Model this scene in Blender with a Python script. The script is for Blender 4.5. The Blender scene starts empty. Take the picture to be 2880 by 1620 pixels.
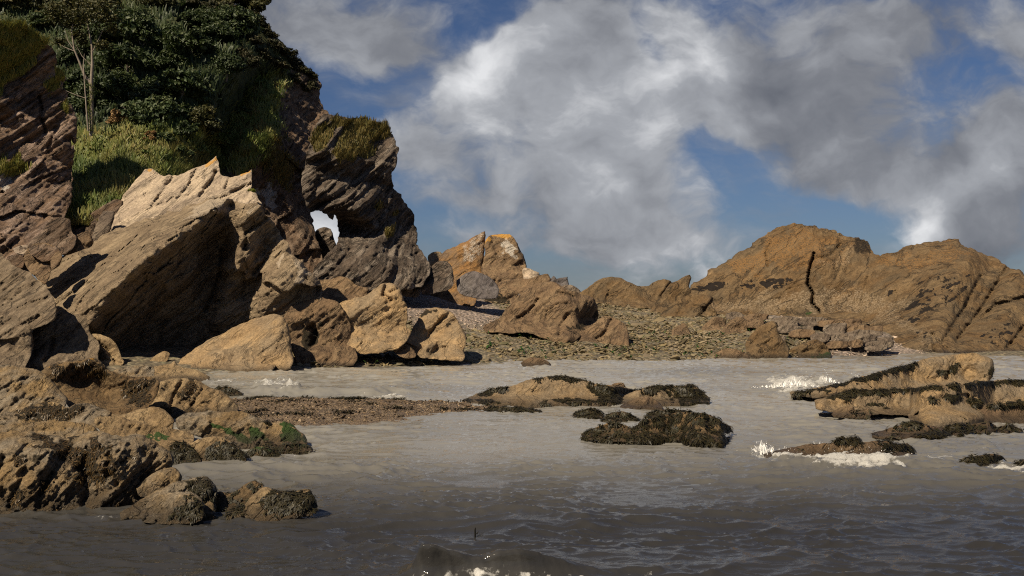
import bpy, math, random
import numpy as np
from mathutils import Vector
random.seed(5)
RNG = np.random.RandomState(11)
F = 2800.0; CX = 1440.0; HY = 872.0; CAMH = 3.0       # 35 mm lens, eye 3 m above the water
scene = bpy.context.scene
COL = scene.collection

# ------------------------------------------------------------------ noise
PERM = np.random.RandomState(3).permutation(256); PERM = np.concatenate([PERM, PERM, PERM])
GR = np.random.RandomState(4).normal(size=(256, 3)); GR /= np.linalg.norm(GR, axis=1)[:, None]
def perlin(p):
    p = np.asarray(p, float); pi = np.floor(p).astype(np.int64); f = p - pi; pi &= 255
    u = f * f * f * (f * (f * 6 - 15) + 10)
    def g(a, b, c):
        h = PERM[PERM[PERM[(pi[:, 0] + a) & 255] + ((pi[:, 1] + b) & 255)] + ((pi[:, 2] + c) & 255)]
        G = GR[h]
        return G[:, 0] * (f[:, 0] - a) + G[:, 1] * (f[:, 1] - b) + G[:, 2] * (f[:, 2] - c)
    x0 = g(0,0,0) * (1 - u[:,0]) + g(1,0,0) * u[:,0]; x1 = g(0,1,0) * (1 - u[:,0]) + g(1,1,0) * u[:,0]
    y0 = x0 * (1 - u[:,1]) + x1 * u[:,1]
    x0 = g(0,0,1) * (1 - u[:,0]) + g(1,0,1) * u[:,0]; x1 = g(0,1,1) * (1 - u[:,0]) + g(1,1,1) * u[:,0]
    y1 = x0 * (1 - u[:,1]) + x1 * u[:,1]
    return (y0 * (1 - u[:,2]) + y1 * u[:,2]) * 1.5
def fbm(p, o=4, gain=.5):
    a = 1.; s = 0.; p = np.asarray(p, float)
    for i in range(o):
        s = s + a * perlin(p + 17.3 * i); p = p * 2.03; a *= gain
    return s
def sstep(a, b, x):
    t = np.clip((x - a) / (b - a), 0, 1); return t * t * (3 - 2 * t)

# ------------------------------------------------------------------ mesh helpers
def mesh_np(name, V, faces, smooth=True, attrs=None):
    me = bpy.data.meshes.new(name); V = np.asarray(V, np.float32)
    me.vertices.add(len(V)); me.vertices.foreach_set('co', V.ravel())
    if not isinstance(faces, list): faces = [faces]
    faces = [np.asarray(f, np.int32) for f in faces if len(f)]
    idx = np.concatenate([f.ravel() for f in faces]); tot = np.concatenate([np.full(len(f), f.shape[1], np.int32) for f in faces])
    me.loops.add(len(idx)); me.loops.foreach_set('vertex_index', idx)
    me.polygons.add(len(tot)); me.polygons.foreach_set('loop_start', np.concatenate([[0], np.cumsum(tot)[:-1]]).astype(np.int32))
    me.polygons.foreach_set('loop_total', tot)
    me.polygons.foreach_set('use_smooth', np.full(len(tot), smooth))
    me.update(calc_edges=True)
    for k, a in (attrs or {}).items():
        at = me.attributes.new(k, 'FLOAT_COLOR', 'POINT'); at.data.foreach_set('color', np.asarray(a, np.float32).ravel())
    return me
def link(name, me, mat=None, parent=None, loc=(0, 0, 0)):
    o = bpy.data.objects.new(name, me); COL.objects.link(o); o.location = loc
    if mat is not None and me is not None and not me.materials: me.materials.append(mat)
    if parent is not None: o.parent = parent
    return o
def tag(o, label=None, cat=None, group=None, kind=None):
    for k, v in (('label', label), ('category', cat), ('group', group), ('kind', kind)):
        if v: o[k] = v
    return o
def ray(x, y): return np.stack([(np.asarray(x) - CX) / F, np.ones_like(np.asarray(x, float)), (HY - np.asarray(y)) / F], -1)
def unp(x, y, Y):
    P = ray(x, y) * np.asarray(Y, float)[..., None]; P[..., 2] += CAMH; return P
def ywater(y): return F * CAMH / (np.asarray(y, float) - HY)
TILES = {0: (0, 0, 2576 / 2880), 1: (0, 0, 2.415), 2: (600, 200, 1.705), 3: (0, 500, 2.588), 4: (1100, 600, 3.15), 5: (1600, 580, 2.0125),
         6: (0, 980, 2.2646), 7: (960, 980, 2.2646), 8: (1920, 980, 2.2646), 9: (0, 0, 1.0)}
def tp(T, pts):
    ox, oy, s = TILES[T]
    return [(ox + p[0] / s, oy + p[1] / s) + tuple(p[2:]) for p in pts]
def sdf(poly, x, y):
    """signed distance (inside positive) in px to a closed polygon, and the nearest outline point"""
    P = np.asarray(poly, float); Q = np.roll(P, -1, 0); n = len(x)
    best = np.full(n, 1e18); bx = np.zeros(n); by = np.zeros(n); ins = np.zeros(n, bool)
    for (ax, ay), (cx, cy) in zip(P, Q):
        dx, dy = cx - ax, cy - ay; L = dx * dx + dy * dy + 1e-12
        t = np.clip(((x - ax) * dx + (y - ay) * dy) / L, 0, 1)
        qx = ax + t * dx; qy = ay + t * dy; d = (x - qx) ** 2 + (y - qy) ** 2
        m = d < best; best[m] = d[m]; bx[m] = qx[m]; by[m] = qy[m]
        c = ((ay > y) != (cy > y)); 
        if dy != 0: ins ^= c & (x < dx * (y - ay) / dy + ax)
    d = np.sqrt(best); return np.where(ins, d, -d), bx, by
def chaikin(p):
    P = np.asarray(p, float); Q = np.roll(P, -1, 0)
    return np.stack([P * .8 + Q * .2, P * .2 + Q * .8], 1).reshape(-1, 2)
def densify(P, step, closed=True):
    P = np.asarray(P, float); out = []
    n = len(P) if closed else len(P) - 1
    for i in range(n):
        a, b = P[i], P[(i + 1) % len(P)]; k = max(1, int(np.linalg.norm((b - a)[:2]) / step))
        for j in range(k): out.append(a + (b - a) * j / k)
    if not closed: out.append(P[-1])
    return np.array(out)
def rbf(px, py, val, x, y):
    A = np.hypot(px[:, None] - px[None], py[:, None] - py[None]); n = len(px)
    M = np.zeros((n + 1, n + 1)); M[:n, :n] = -A - np.eye(n) * 1e-3; M[:n, n] = 1; M[n, :n] = 1
    w = np.linalg.lstsq(M, np.concatenate([val, [0]]), rcond=None)[0]; out = np.full(len(x), w[n])
    for i in range(n): out -= w[i] * np.hypot(x - px[i], y - py[i])
    return out

# ------------------------------------------------------------------ shader helpers
class NT:
    def __init__(s, nt): s.nt = nt; nt.nodes.clear()
    def n(s, t, **kw):
        nd = s.nt.nodes.new(t)
        for k, v in kw.items(): setattr(nd, k, v)
        return nd
    def l(s, a, b): s.nt.links.new(a, b)
    def put(s, sock, v):
        if isinstance(v, bpy.types.NodeSocket): s.l(v, sock)
        else:
            try: sock.default_value = v
            except Exception: sock.default_value = tuple(v) + (1,) if len(v) == 3 else v
    def math(s, op, a, b=0., c=None, clamp=False):
        nd = s.n('ShaderNodeMath', operation=op, use_clamp=clamp); s.put(nd.inputs[0], a); s.put(nd.inputs[1], b)
        if c is not None: s.put(nd.inputs[2], c)
        return nd.outputs[0]
    def vm(s, op, a, b=None, out=0):
        nd = s.n('ShaderNodeVectorMath', operation=op); s.put(nd.inputs[0], a)
        if b is not None:
            if op == 'SCALE': s.put(nd.inputs[3], b)
            else: s.put(nd.inputs[1], b)
        return nd.outputs[out]
    def mix(s, f, a, b, blend='MIX'):
        nd = s.n('ShaderNodeMix', data_type='RGBA', blend_type=blend); s.put(nd.inputs[0], f)
        s.put(nd.inputs[6], a); s.put(nd.inputs[7], b); return nd.outputs[2]
    def noise(s, v, scale, detail=4, rough=.55, out=0, dist=0., kind='FBM'):
        nd = s.n('ShaderNodeTexNoise', noise_type=kind, normalize=(kind == 'FBM')); s.put(nd.inputs['Vector'], v); nd.inputs['Scale'].default_value = scale
        nd.inputs['Detail'].default_value = detail; nd.inputs['Roughness'].default_value = rough; nd.inputs['Distortion'].default_value = dist
        return nd.outputs[out]
    def vor(s, v, scale, feature='F1', out=0):
        nd = s.n('ShaderNodeTexVoronoi', feature=feature); s.put(nd.inputs['Vector'], v); nd.inputs['Scale'].default_value = scale
        return nd.outputs[out]
    def rng(s, v, a, b, c=0., d=1., smooth=True):
        nd = s.n('ShaderNodeMapRange', interpolation_type='SMOOTHSTEP' if smooth else 'LINEAR'); s.put(nd.inputs[0], v)
        for i, q in enumerate((a, b, c, d)): s.put(nd.inputs[1 + i], q)
        return nd.outputs[0]
def newmat(name):
    m = bpy.data.materials.new(name); m.use_nodes = True; t = NT(m.node_tree)
    o = t.n('ShaderNodeOutputMaterial'); p = t.n('ShaderNodeBsdfPrincipled'); t.l(p.outputs[0], o.inputs[0]); return m, t, p
NB = Vector((-.52, -.40, .75)).normalized(); T1 = Vector((.82, 0, .57)); T1 = (T1 - NB * T1.dot(NB)).normalized(); T2 = NB.cross(T1)
NBa = np.array(NB); T1a = np.array(T1); T2a = np.array(T2)
def rock_mat(name, c1, c2, c3, k=1., streak=.7, bump=.6, bd=.08, lich=(.42, .22, .045), pale=(.42, .38, .33), weed=(.022, .016, .008), green=(.03, .055, .012), barn=0., contrast=1., wet=True, grit=1., spots=0.):
    m, t, p = newmat(name)
    pos = t.n('ShaderNodeNewGeometry').outputs['Position']
    dn = t.vm('DOT_PRODUCT', pos, tuple(NB), out=1); d1 = t.vm('DOT_PRODUCT', pos, tuple(T1), out=1); d2 = t.vm('DOT_PRODUCT', pos, tuple(T2), out=1)
    cb = t.n('ShaderNodeCombineXYZ'); t.l(t.math('MULTIPLY', d1, .14), cb.inputs[0]); t.l(t.math('MULTIPLY', d2, .22), cb.inputs[1]); t.l(dn, cb.inputs[2])
    str1 = t.noise(cb.outputs[0], 2.6 * k, 7, .62, dist=.4)
    str2 = t.noise(cb.outputs[0], 9. * k, 5, .6)
    rdg = t.noise(cb.outputs[0], 3.6 * k, 8, .68, dist=.25, kind='RIDGED_MULTIFRACTAL'); rg = t.rng(rdg, .25, 1.5, smooth=False)
    gr = t.noise(pos, 3.2 * k, 8, .7, dist=.3, kind='RIDGED_MULTIFRACTAL'); gg = t.rng(gr, .2, 1.6, smooth=False)
    blotch = t.noise(pos, .55 * k, 6, .6)
    fine = t.noise(pos, 9. * k, 7, .72)
    col = t.mix(t.rng(blotch, .38, .62), c1, c2)
    col = t.mix(t.math('MULTIPLY', t.rng(str1, .42, .66), streak, clamp=True), col, c3)
    f2 = t.math('ADD', t.math('MULTIPLY', t.rng(fine, .25, .75), .75 * contrast), 1.03 - .375 * contrast)
    col = t.mix(1., col, t.vm('MULTIPLY', (1, 1, 1), t.vm('SCALE', (1, 1, 1), f2)), 'MULTIPLY')
    f3 = t.math('ADD', t.math('MULTIPLY', t.rng(str2, .3, .62), .5 * streak), 1. - .4 * streak)
    col = t.mix(1., col, t.vm('SCALE', (1, 1, 1), f3), 'MULTIPLY')
    col = t.mix(1., col, t.vm('SCALE', (1, 1, 1), t.math('ADD', t.math('MULTIPLY', rg, 1.5 * streak), 1.30 - .60 * streak)), 'MULTIPLY')
    col = t.mix(1., col, t.vm('SCALE', (1, 1, 1), t.math('ADD', t.math('MULTIPLY', gg, .9 * grit), 1.14 - .3 * grit)), 'MULTIPLY')
    crack = t.rng(t.math('ABSOLUTE', t.math('SUBTRACT', t.noise(cb.outputs[0], 1.1 * k, 5, .6, dist=.8), .5)), .0, .022, 1., 0.)
    col = t.mix(t.math('MULTIPLY', crack, .55 * streak), col, (.02, .016, .012))
    at = t.n('ShaderNodeAttribute', attribute_name='mask'); sp = t.n('ShaderNodeSeparateColor'); t.l(at.outputs['Color'], sp.inputs[0])
    brk = t.math('MULTIPLY', t.math('SUBTRACT', fine, .5), 1.5)
    def layer(col, ch, c, lo=.35, hi=.6, amt=1.):
        f = t.rng(t.math('ADD', ch, t.math('MULTIPLY', brk, t.rng(ch, .02, .25))), lo, hi)
        return t.mix(t.math('MULTIPLY', f, amt), col, c), f
    if spots > 0:
        v2 = t.noise(pos, 1.1 * k, 3, .5); sv = t.vor(t.vm('ADD', pos, t.vm('SCALE', t.noise(pos, 5 * k, 3, .6, out=1), .25 / k)), 2.1 * k)
        col = t.mix(t.math('MULTIPLY', t.math('MULTIPLY', t.rng(sv, .30, .20), t.rng(v2, .44, .60)), spots), col, (.035, .026, .014))
    if barn > 0:
        v = t.vor(pos, 26 * k); col = t.mix(t.math('MULTIPLY', t.rng(v, .16, .1), barn), col, (.48, .44, .36))
    col, _ = layer(col, sp.outputs[2], lich, amt=.85)
    col, _ = layer(col, at.outputs['Alpha'], pale, amt=.8)
    col, _ = layer(col, sp.outputs[1], green)
    col, fw = layer(col, sp.outputs[0], weed)
    if wet:
        sx = t.n('ShaderNodeSeparateXYZ'); t.l(pos, sx.inputs[0])
        wz = t.rng(t.math('ADD', sx.outputs[2], t.math('MULTIPLY', t.math('SUBTRACT', blotch, .5), .5)), .05, .34, 1., 0.)
        col = t.mix(t.math('MULTIPLY', wz, .75), col, (.03, .023, .016))
        t.l(t.rng(wz, 0, 1, .88, .45), p.inputs['Roughness'])
    else: p.inputs['Roughness'].default_value = .9
    t.l(col, p.inputs['Base Color']); p.inputs['Specular IOR Level'].default_value = .25
    h = t.math('ADD', t.math('MULTIPLY', str1, .9 * streak + .1), t.math('MULTIPLY', fine, .55))
    h = t.math('ADD', h, t.math('MULTIPLY', rg, .8 * streak)); h = t.math('ADD', h, t.math('MULTIPLY', gg, (.8 - .35 * streak) * grit))
    h = t.math('ADD', h, t.math('MULTIPLY', str2, .35 * streak)); h = t.math('SUBTRACT', h, t.math('MULTIPLY', crack, .5 * streak))
    h = t.math('ADD', h, t.math('MULTIPLY', t.noise(pos, 40 * k, 3, .6), .12))
    h = t.math('ADD', h, t.math('MULTIPLY', fw, .25))
    b = t.n('ShaderNodeBump'); b.inputs['Strength'].default_value = bump; b.inputs['Distance'].default_value = bd / k * 2.2
    t.l(h, b.inputs['Height']); t.l(b.outputs[0], p.inputs['Normal'])
    return m
def leaf_mat(name, stops, rough=.55, trans=.25, attr='col'):
    """colour per leaf from a random value kept in the mesh"""
    m, t, p = newmat(name)
    at = t.n('ShaderNodeAttribute', attribute_name=attr); sp = t.n('ShaderNodeSeparateColor'); t.l(at.outputs['Color'], sp.inputs[0])
    r = t.n('ShaderNodeValToRGB'); e = r.color_ramp.elements
    while len(e) < len(stops): e.new(.5)
    for i, c in enumerate(stops): e[i].position = i / (len(stops) - 1); e[i].color = tuple(c) + (1,)
    t.l(sp.outputs[0], r.inputs[0]); t.l(r.outputs[0], p.inputs['Base Color']); p.inputs['Roughness'].default_value = rough
    p.inputs['Specular IOR Level'].default_value = .3
    if trans:
        o = [n for n in t.nt.nodes if n.type == 'OUTPUT_MATERIAL'][0]
        tr = t.n('ShaderNodeBsdfTranslucent'); t.l(r.outputs[0], tr.inputs[0]); mx = t.n('ShaderNodeMixShader'); mx.inputs[0].default_value = trans
        t.l(p.outputs[0], mx.inputs[1]); t.l(tr.outputs[0], mx.inputs[2]); t.l(mx.outputs[0], o.inputs[0])
    return m

# ------------------------------------------------------------------ ribbons (fronds, blades), leaf cards, tubes
def ribbons(name, P, N, length, width, mat, parent, down=True, seed=1, lift=.3, segs=3, curl=.6, side=1.0):
    """many small bent strips growing from the points P (object space of parent)"""
    r = np.random.RandomState(seed); n = len(P)
    if n == 0: return None
    D = N + r.normal(size=(n, 3)) * .5 * side
    g = np.array([0, 0, -1.0]) if down else np.array([0, 0, 1.0])
    tan = g - N * (N @ g)[:, None]; tan = tan + r.normal(size=(n, 3)) * .45 * side
    tan -= N * (tan * N).sum(1)[:, None] * (1 if down else .2); tan /= np.linalg.norm(tan, axis=1)[:, None] + 1e-6
    sd = np.cross(tan, N); sd /= np.linalg.norm(sd, axis=1)[:, None] + 1e-6
    L = length * (.55 + .9 * r.rand(n)); W = width * (.6 + .8 * r.rand(n)); V = []; 
    for k in range(segs + 1):
        f = k / segs; w = W * (1 - .75 * f ** 2) * .5
        if down: c = P + tan * (L * f)[:, None] + N * (L * (lift * math.sin(f * 2.6) + .05))[:, None]
        else: c = P + N * (L * lift * f)[:, None] + np.array([0, 0, 1.]) * (L * (f - curl * .5 * f * f))[:, None] + tan * (L * curl * .5 * f * f)[:, None]
        V += [c - sd * w[:, None], c + sd * w[:, None]]
    V = np.stack(V, 1).reshape(-1, 3); m = 2 * (segs + 1); b = np.arange(n)[:, None] * m
    Fc = np.concatenate([b + np.array([2 * k, 2 * k + 1, 2 * k + 3, 2 * k + 2]) for k in range(segs)])
    c = np.repeat(r.rand(n), m); at = np.stack([c, c, c, np.ones_like(c)], 1)
    o = link(name, mesh_np(name, V, Fc, True, {'col': at}), mat, parent); o['kind'] = 'stuff'; return o
def cards(P, N, size, r, aspect=.6):
    """leaf shaped 4-gons at P facing N; gives verts, faces, per-vertex random"""
    n = len(P); a = r.normal(size=(n, 3)); a -= N * (a * N).sum(1)[:, None]; a /= np.linalg.norm(a, axis=1)[:, None] + 1e-6
    b = np.cross(N, a); s = size * (.6 + .8 * r.rand(n)); A = a * s[:, None]; B = b * (s * aspect)[:, None]
    V = np.stack([P - A, P - B * .9 + N * (s * .15)[:, None], P + A, P + B * .9 + N * (s * .15)[:, None]], 1).reshape(-1, 3)
    return V, np.arange(4 * n).reshape(-1, 4)
def tube(pts, rad, sides=7):
    pts = np.asarray(pts, float); V = []; Fc = []
    for i, p in enumerate(pts):
        d = pts[min(i + 1, len(pts) - 1)] - pts[max(i - 1, 0)]; d /= np.linalg.norm(d) + 1e-9
        u = np.cross(d, [0.3, 1, .1]); u /= np.linalg.norm(u) + 1e-9; v = np.cross(d, u)
        for k in range(sides):
            a = 2 * math.pi * k / sides; V.append(p + (u * math.cos(a) + v * math.sin(a)) * rad[i])
    for i in range(len(pts) - 1):
        for k in range(sides):
            Fc.append((i * sides + k, i * sides + (k + 1) % sides, (i + 1) * sides + (k + 1) % sides, (i + 1) * sides + k))
    return np.array(V), np.array(Fc)
def tubes(name, lst, mat, parent=None, loc=(0, 0, 0), sides=6):
    V = []; Fc = []; b = 0
    for pts, rad in lst:
        v, f = tube(pts, rad, sides); V.append(v); Fc.append(f + b); b += len(v)
    return link(name, mesh_np(name, np.concatenate(V), np.concatenate(Fc)), mat, parent, loc)

# ------------------------------------------------------------------ beach surface (world heightfield control)
_bc = [(-500, 1055, 925, 66), (0, 1055, 925, 66), (400, 1052, 905, 68), (700, 1045, 880, 76), (1000, 1030, 822, 86), (1163, 1026, 815, 90), (1400, 1018, 821, 99), (1560, 1016, 832, 99),
       (1700, 1014, 856, 95), (1900, 1010, 884, 84), (2150, 1007, 890, 75), (2290, 1004, 900, 74), (2390, 1002, 922, 73), (2470, 1000, 972, 71), (2880, 1000, 960, 80), (3300, 1000, 950, 85)]
_B = []
for _x, _ys, _yt, _Yt in _bc:
    Ys = float(ywater(_ys)); zt = CAMH + (HY - _yt) / F * _Yt
    for f_, z_ in ((-.5, -1.2), (-.18, -.4), (0, 0), (.33, .30 * zt), (.67, .64 * zt), (1, zt), (1.2, zt * 1.0)):
        Y_ = Ys + (_Yt - Ys) * f_; _B.append(((_x - CX) / F * Y_, Y_, z_))
    _B.append(((_x - CX) / F * 128, 128., .3)); _B.append(((_x - CX) / F * 150, 150., -1.))
_B = np.array(_B)
def beach_z(x, y): return rbf(_B[:, 0], _B[:, 1], _B[:, 2], np.atleast_1d(np.asarray(x, float)), np.atleast_1d(np.asarray(y, float)))
def beach_Y(px, py, lo=46., hi=112.):
    Y = np.linspace(lo, hi, 400); P = unp(np.full(400, px), np.full(400, py), Y); d = P[:, 2] - beach_z(P[:, 0], P[:, 1])
    i = np.where(d < 0)[0]; return float(Y[i[0]]) if len(i) else None

# ------------------------------------------------------------------ rocks
SEED = [100]; WATERLINES = []
def rock(name, label, cat, T, outline, mat, Y=None, lean=.35, xlean=0., bulge=.7, edge=.5, chis=5, noise=1., strata=1., rough=1., jag=0., skirt=14, thick=None,
         ctrl=None, marks=(), weed=0., fronds=0, fcol=None, group=None, step=3., kind=None, sm=1, sf=1., hi=1., parent=None, fl=.10, fw=.035, grooves=(), facet=.7, auto=(), micro=1., tail=True):
    SEED[0] += 1; sd = SEED[0]; r = np.random.RandomState(sd)
    auto_y = Y is None or Y == 'beach'; raw = tp(T, outline); O = np.array([p[:2] for p in raw]); ylow = O[:, 1].max(); xlow = O[O[:, 1].argmax(), 0]
    if Y is None: Y = float(ywater(ylow))
    elif Y == 'beach':
        skirt += 12
        Y = beach_Y(xlow, ylow - 3) or 80.
    if T in (7, 8) or (T == 6 and abs(Y - float(ywater(ylow))) < .8): WATERLINES.append([tuple(p[:2]) for p in raw])
    s = F / Y
    area = .5 * abs(np.sum(O[:, 0] * np.roll(O[:, 1], -1) - O[:, 1] * np.roll(O[:, 0], -1))); spx = math.sqrt(area); size = spx / s
    for _ in range(sm): O = chaikin(O)
    O = densify(O, max(step * 1.6, 4))
    tn = np.roll(O, -1, 0) - np.roll(O, 1, 0); tn /= np.linalg.norm(tn, axis=1)[:, None] + 1e-9
    ori = np.sign(np.sum(O[:, 0] * np.roll(O[:, 1], -1) - O[:, 1] * np.roll(O[:, 0], -1))); nr = np.stack([tn[:, 1], -tn[:, 0]], 1) * ori
    am = min(9, .016 * spx + 1.2) * rough
    z0 = np.zeros(len(O)) + sd * 1.7
    nz = fbm(np.stack([O[:, 0] / 38, O[:, 1] / 38, z0], 1), 3) * am + perlin(np.stack([O[:, 0] / 9, O[:, 1] / 9, z0], 1)) * am * .45
    O = O + nr * nz[:, None]
    if jag:
        sc = (O[:, 0] * .57 + O[:, 1] * .82)
        q = perlin(np.stack([sc / 11., O[:, 0] / 120, z0], 1)) + .6 * perlin(np.stack([sc / 5., O[:, 1] / 90, z0], 1))
        O = O + np.array([[.82, -.57]]) * (np.abs(q) * jag * np.sign(nr[:, 0:1].T[0] + 1e-6))[:, None]
    O[:, 1] += np.clip(nr[:, 1] - .15, 0, 1) * skirt
    # grid
    x0, y0 = O.min(0) - step; x1, y1 = O.max(0) + step; nx = int((x1 - x0) / step) + 2; ny = int((y1 - y0) / step) + 2
    gx, gy = np.meshgrid(x0 + np.arange(nx) * step, y0 + np.arange(ny) * step); gx = gx.ravel(); gy = gy.ravel()
    d, bx, by = sdf(O, gx, gy)
    ccx = (gx.reshape(ny, nx)[:-1, :-1] + step / 2).ravel(); ccy = (gy.reshape(ny, nx)[:-1, :-1] + step / 2).ravel()
    cd = sdf(O, ccx, ccy)[0].reshape(ny - 1, nx - 1)
    cell = cd > 0
    used = np.zeros((ny, nx), bool)
    for a in (0, 1):
        for b in (0, 1): used[a:ny - 1 + a, b:nx - 1 + b] |= cell
    cnt = np.zeros((ny, nx), int)
    for a in (0, 1):
        for b in (0, 1): cnt[a:ny - 1 + a, b:nx - 1 + b] += cell
    used = used.ravel(); bnd = used & (cnt.ravel() < 4)
    gx = np.where(bnd, bx, gx); gy = np.where(bnd, by, gy); d = np.where(bnd, 0, d)
    ui = np.where(used)[0]; idx = np.full(nx * ny, -1); idx[ui] = np.arange(len(ui))
    x = gx[ui]; y = gy[ui]; d = np.maximum(d[ui], 0); B = bnd[ui]; dm = d / s
    zz = CAMH + (HY - y) / F * Y; zb = CAMH + (HY - ylow) / F * Y
    xc = O[:, 0].mean()
    off = lean * (zz - zb) + xlean * (x - xc) / s
    D = max(min(dm.max(), edge * size), 1e-3); q = np.clip(dm / D, 0, 1)
    h = bulge * D * (np.sqrt(np.clip(1 - (1 - q) ** 2, 0, 1)) - 1)          # <=0 away from the middle
    if chis:
        for k in range(chis):
            i = r.randint(len(x)); gxk, gyk = r.normal(size=2) * .55
            pl = h[i] - .04 * size * r.rand() + (gxk * (x - x[i]) + gyk * (y - y[i])) / s
            pl = np.where(pl < h - .35 * size, h - .35 * size, pl)
            h = np.minimum(h, np.maximum(pl, h - .22 * size))
    ytop = O[:, 1].min(); hgt = max(ylow - ytop, 1.); h = h * (.12 + .88 * sstep(.02, .4, (ylow - y) / hgt))
    off -= h
    if ctrl:
        cp = [densify(np.array(tp(T, c)), 34, False) if len(c) > 1 else np.array(tp(T, c)) for c in ctrl]
        cp = np.concatenate(cp); off += rbf(cp[:, 0], cp[:, 1], cp[:, 2], x, y)
    if auto_y:
        if T in (7, 8) and tail:      # the waterline runs away from us along the tapering ends
            Od = densify(np.array([p_[:2] for p_ in raw]), 3); bx_ = np.round((Od[:, 0] - x0) / 6).astype(int); nb_ = int(bx_.max()) + 2; mx_ = np.full(nb_, -1.)
            np.maximum.at(mx_, np.clip(bx_, 0, nb_ - 1), Od[:, 1]); g_ = np.where(mx_ > 0)[0]; k_ = np.ones(9) / 9
            yl_ = np.interp(np.arange(nb_), g_, mx_[g_]); yl_ = np.convolve(np.pad(yl_, 4, 'edge'), k_, 'valid')
            off = off + np.clip(ywater(np.interp((x - x0) / 6, np.arange(nb_), yl_)) - Y, -.3 * size, 1.1 * size)
        lo_ = (y > ylow - .2 * hgt) & (y < ylow + 1)
        if lo_.any(): off = off - np.percentile(off[lo_], 75) - .05 * size
    P = unp(x, y, Y + off)
    fr = 3.2 / size
    off = off - (.07 - .03 * facet) * size * noise * fbm(P * fr + sd, 5, .52)
    P = unp(x, y, Y + off)
    sN = P @ NBa + .02 * size * fbm(P * fr * .6 + 9, 2); a1 = P @ T1a; a2 = P @ T2a; st = 0.
    if facet:       # broken blocks: flat faces that meet in steps, thinner across the bedding
        Qf = np.stack([a1 * .55, a2 * .8, sN * 1.7], 1) / size + .05 * np.stack([fbm(P * fr * 2 + 5, 2), fbm(P * fr * 2 + 25, 2), 0 * a1], 1)
        for K, am_ in ((16, .055), (90, .022), (420, .009)):
            sdp = Qf[r.choice(len(Qf), min(K, len(Qf)))]; bd = np.full(len(Qf), 1e9); val = np.zeros(len(Qf)); sc_ = K ** (1 / 2.3)
            for c_ in sdp:
                dq = Qf - c_; d2 = (dq * dq).sum(1); m_ = d2 < bd; g_ = r.normal(size=3) * .55; v_ = r.uniform(-.7, .7)
                bd[m_] = d2[m_]; val[m_] = v_ + (dq[m_] @ g_) * sc_
            off = off + am_ * facet * size * val * np.clip(.3 + 2 * q, 0, 1)
    # bedding: sharp parallel ridges where the surface cuts the layers
    for k, (fq, am_) in enumerate(((7., 1.), (17., .6), (38., .36))):
        w_ = perlin(np.stack([a1 * fr * .14, a2 * fr * .3, sN * fr * fq / 3.2 * sf], 1) + k * 7.7 + sd)
        st = st + am_ * (.7 - 2.2 * np.abs(w_))
    off = off - .022 * size * strata * st * np.clip(.3 + 2 * q, 0, 1)
    off = off - .012 * size * hi * fbm(P * fr * 5 + 3, 3, .6)
    # small broken texture at the scale of single chips, drawn out along the bedding
    kx = s / 13.; Pm = np.stack([a1 * .45, a2 * .6, sN * 1.15], 1) * kx
    mic = np.abs(perlin(Pm + sd)) + .55 * np.abs(perlin(Pm * 2.1 + 9 + sd)); brk_ = .35 + .9 * np.clip(fbm(P * fr * 1.5 + 60, 3) + .45, 0, 1.2)
    off = off - (3.1 / s) * micro * brk_ * (.45 - mic) * np.clip(.3 + 2 * q, 0, 1)
    for g_, wpx, dep in grooves:
        pl = densify(np.array(tp(T, g_)), 6, False)
        pl[:, :2] += 2.5 * np.stack([perlin(np.c_[pl / 15, z0[:1].repeat(len(pl))]), perlin(np.c_[pl / 15 + 9, z0[:1].repeat(len(pl))])], 1)
        dd = np.min(np.hypot(x[:, None] - pl[None, :, 0], y[:, None] - pl[None, :, 1]), 1)
        off = off + dep * np.exp(-(dd / wpx) ** 2)
    P = unp(x, y, Y + off)
    # back
    th = thick if thick else max(.7 * size, .2)
    tb = th * np.sqrt(np.clip(1 - (1 - np.clip(dm / max(D, 1e-3), 0, 1)) ** 2, 0, 1))
    Pb = unp(x, y, Y + np.maximum(off + .02 * size, off * .3 + .7 * np.median(off)) + tb); 
    Pb = np.where((Pb[:, 1] < P[:, 1] + .02)[:, None], unp(x, y, P[:, 1] + .03 + tb * .5), Pb)
    n = len(x); bi = np.where(~B)[0]; map_b = np.arange(n); map_b[bi] = n + np.arange(len(bi))
    V = np.concatenate([P, Pb[bi]])
    ci, cj = np.where(cell); I = lambda a, b: idx[(ci + a) * nx + cj + b]
    Q = np.stack([I(0, 0), I(1, 0), I(1, 1), I(0, 1)], 1)
    Qb = map_b[Q][:, ::-1]
    loc = np.array([unp(np.array([xlow]), np.array([ylow]), np.array([Y]))[0]])[0]
    # masks
    M = np.zeros((len(V), 4))
    PX = np.concatenate([x, x[bi]]); PY = np.concatenate([y, y[bi]])
    nb = fbm(V * (2.2 / size) * 2.5 + sd * .3, 4, .6)
    if weed: M[:, 0] = np.clip(.5 + nb * 1.0 - (1 - weed) * 1.1, 0, 1)
    for mk in marks:
        ch, pl, fe, br = mk[:4]
        e = sdf(tp(T, pl), PX, PY)[0] + nb * br
        if fe <= 0: e = e + fe * 1.5; fe = 5
        M[:, ch] = np.maximum(M[:, ch], sstep(-fe, fe, e) * (mk[4] if len(mk) > 4 else 1))
    me = mesh_np(name, V - loc, [Q, Qb[(Q != map_b[Q]).any(1)]], True, {'mask': M})
    o = link(name, me, mat, parent, tuple(loc))
    tag(o, label, cat, group, kind or 'thing')
    nrm = np.zeros(len(V) * 3, np.float32); me.vertices.foreach_get('vector' if False else 'normal', nrm); nrm = nrm.reshape(-1, 3)
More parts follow.
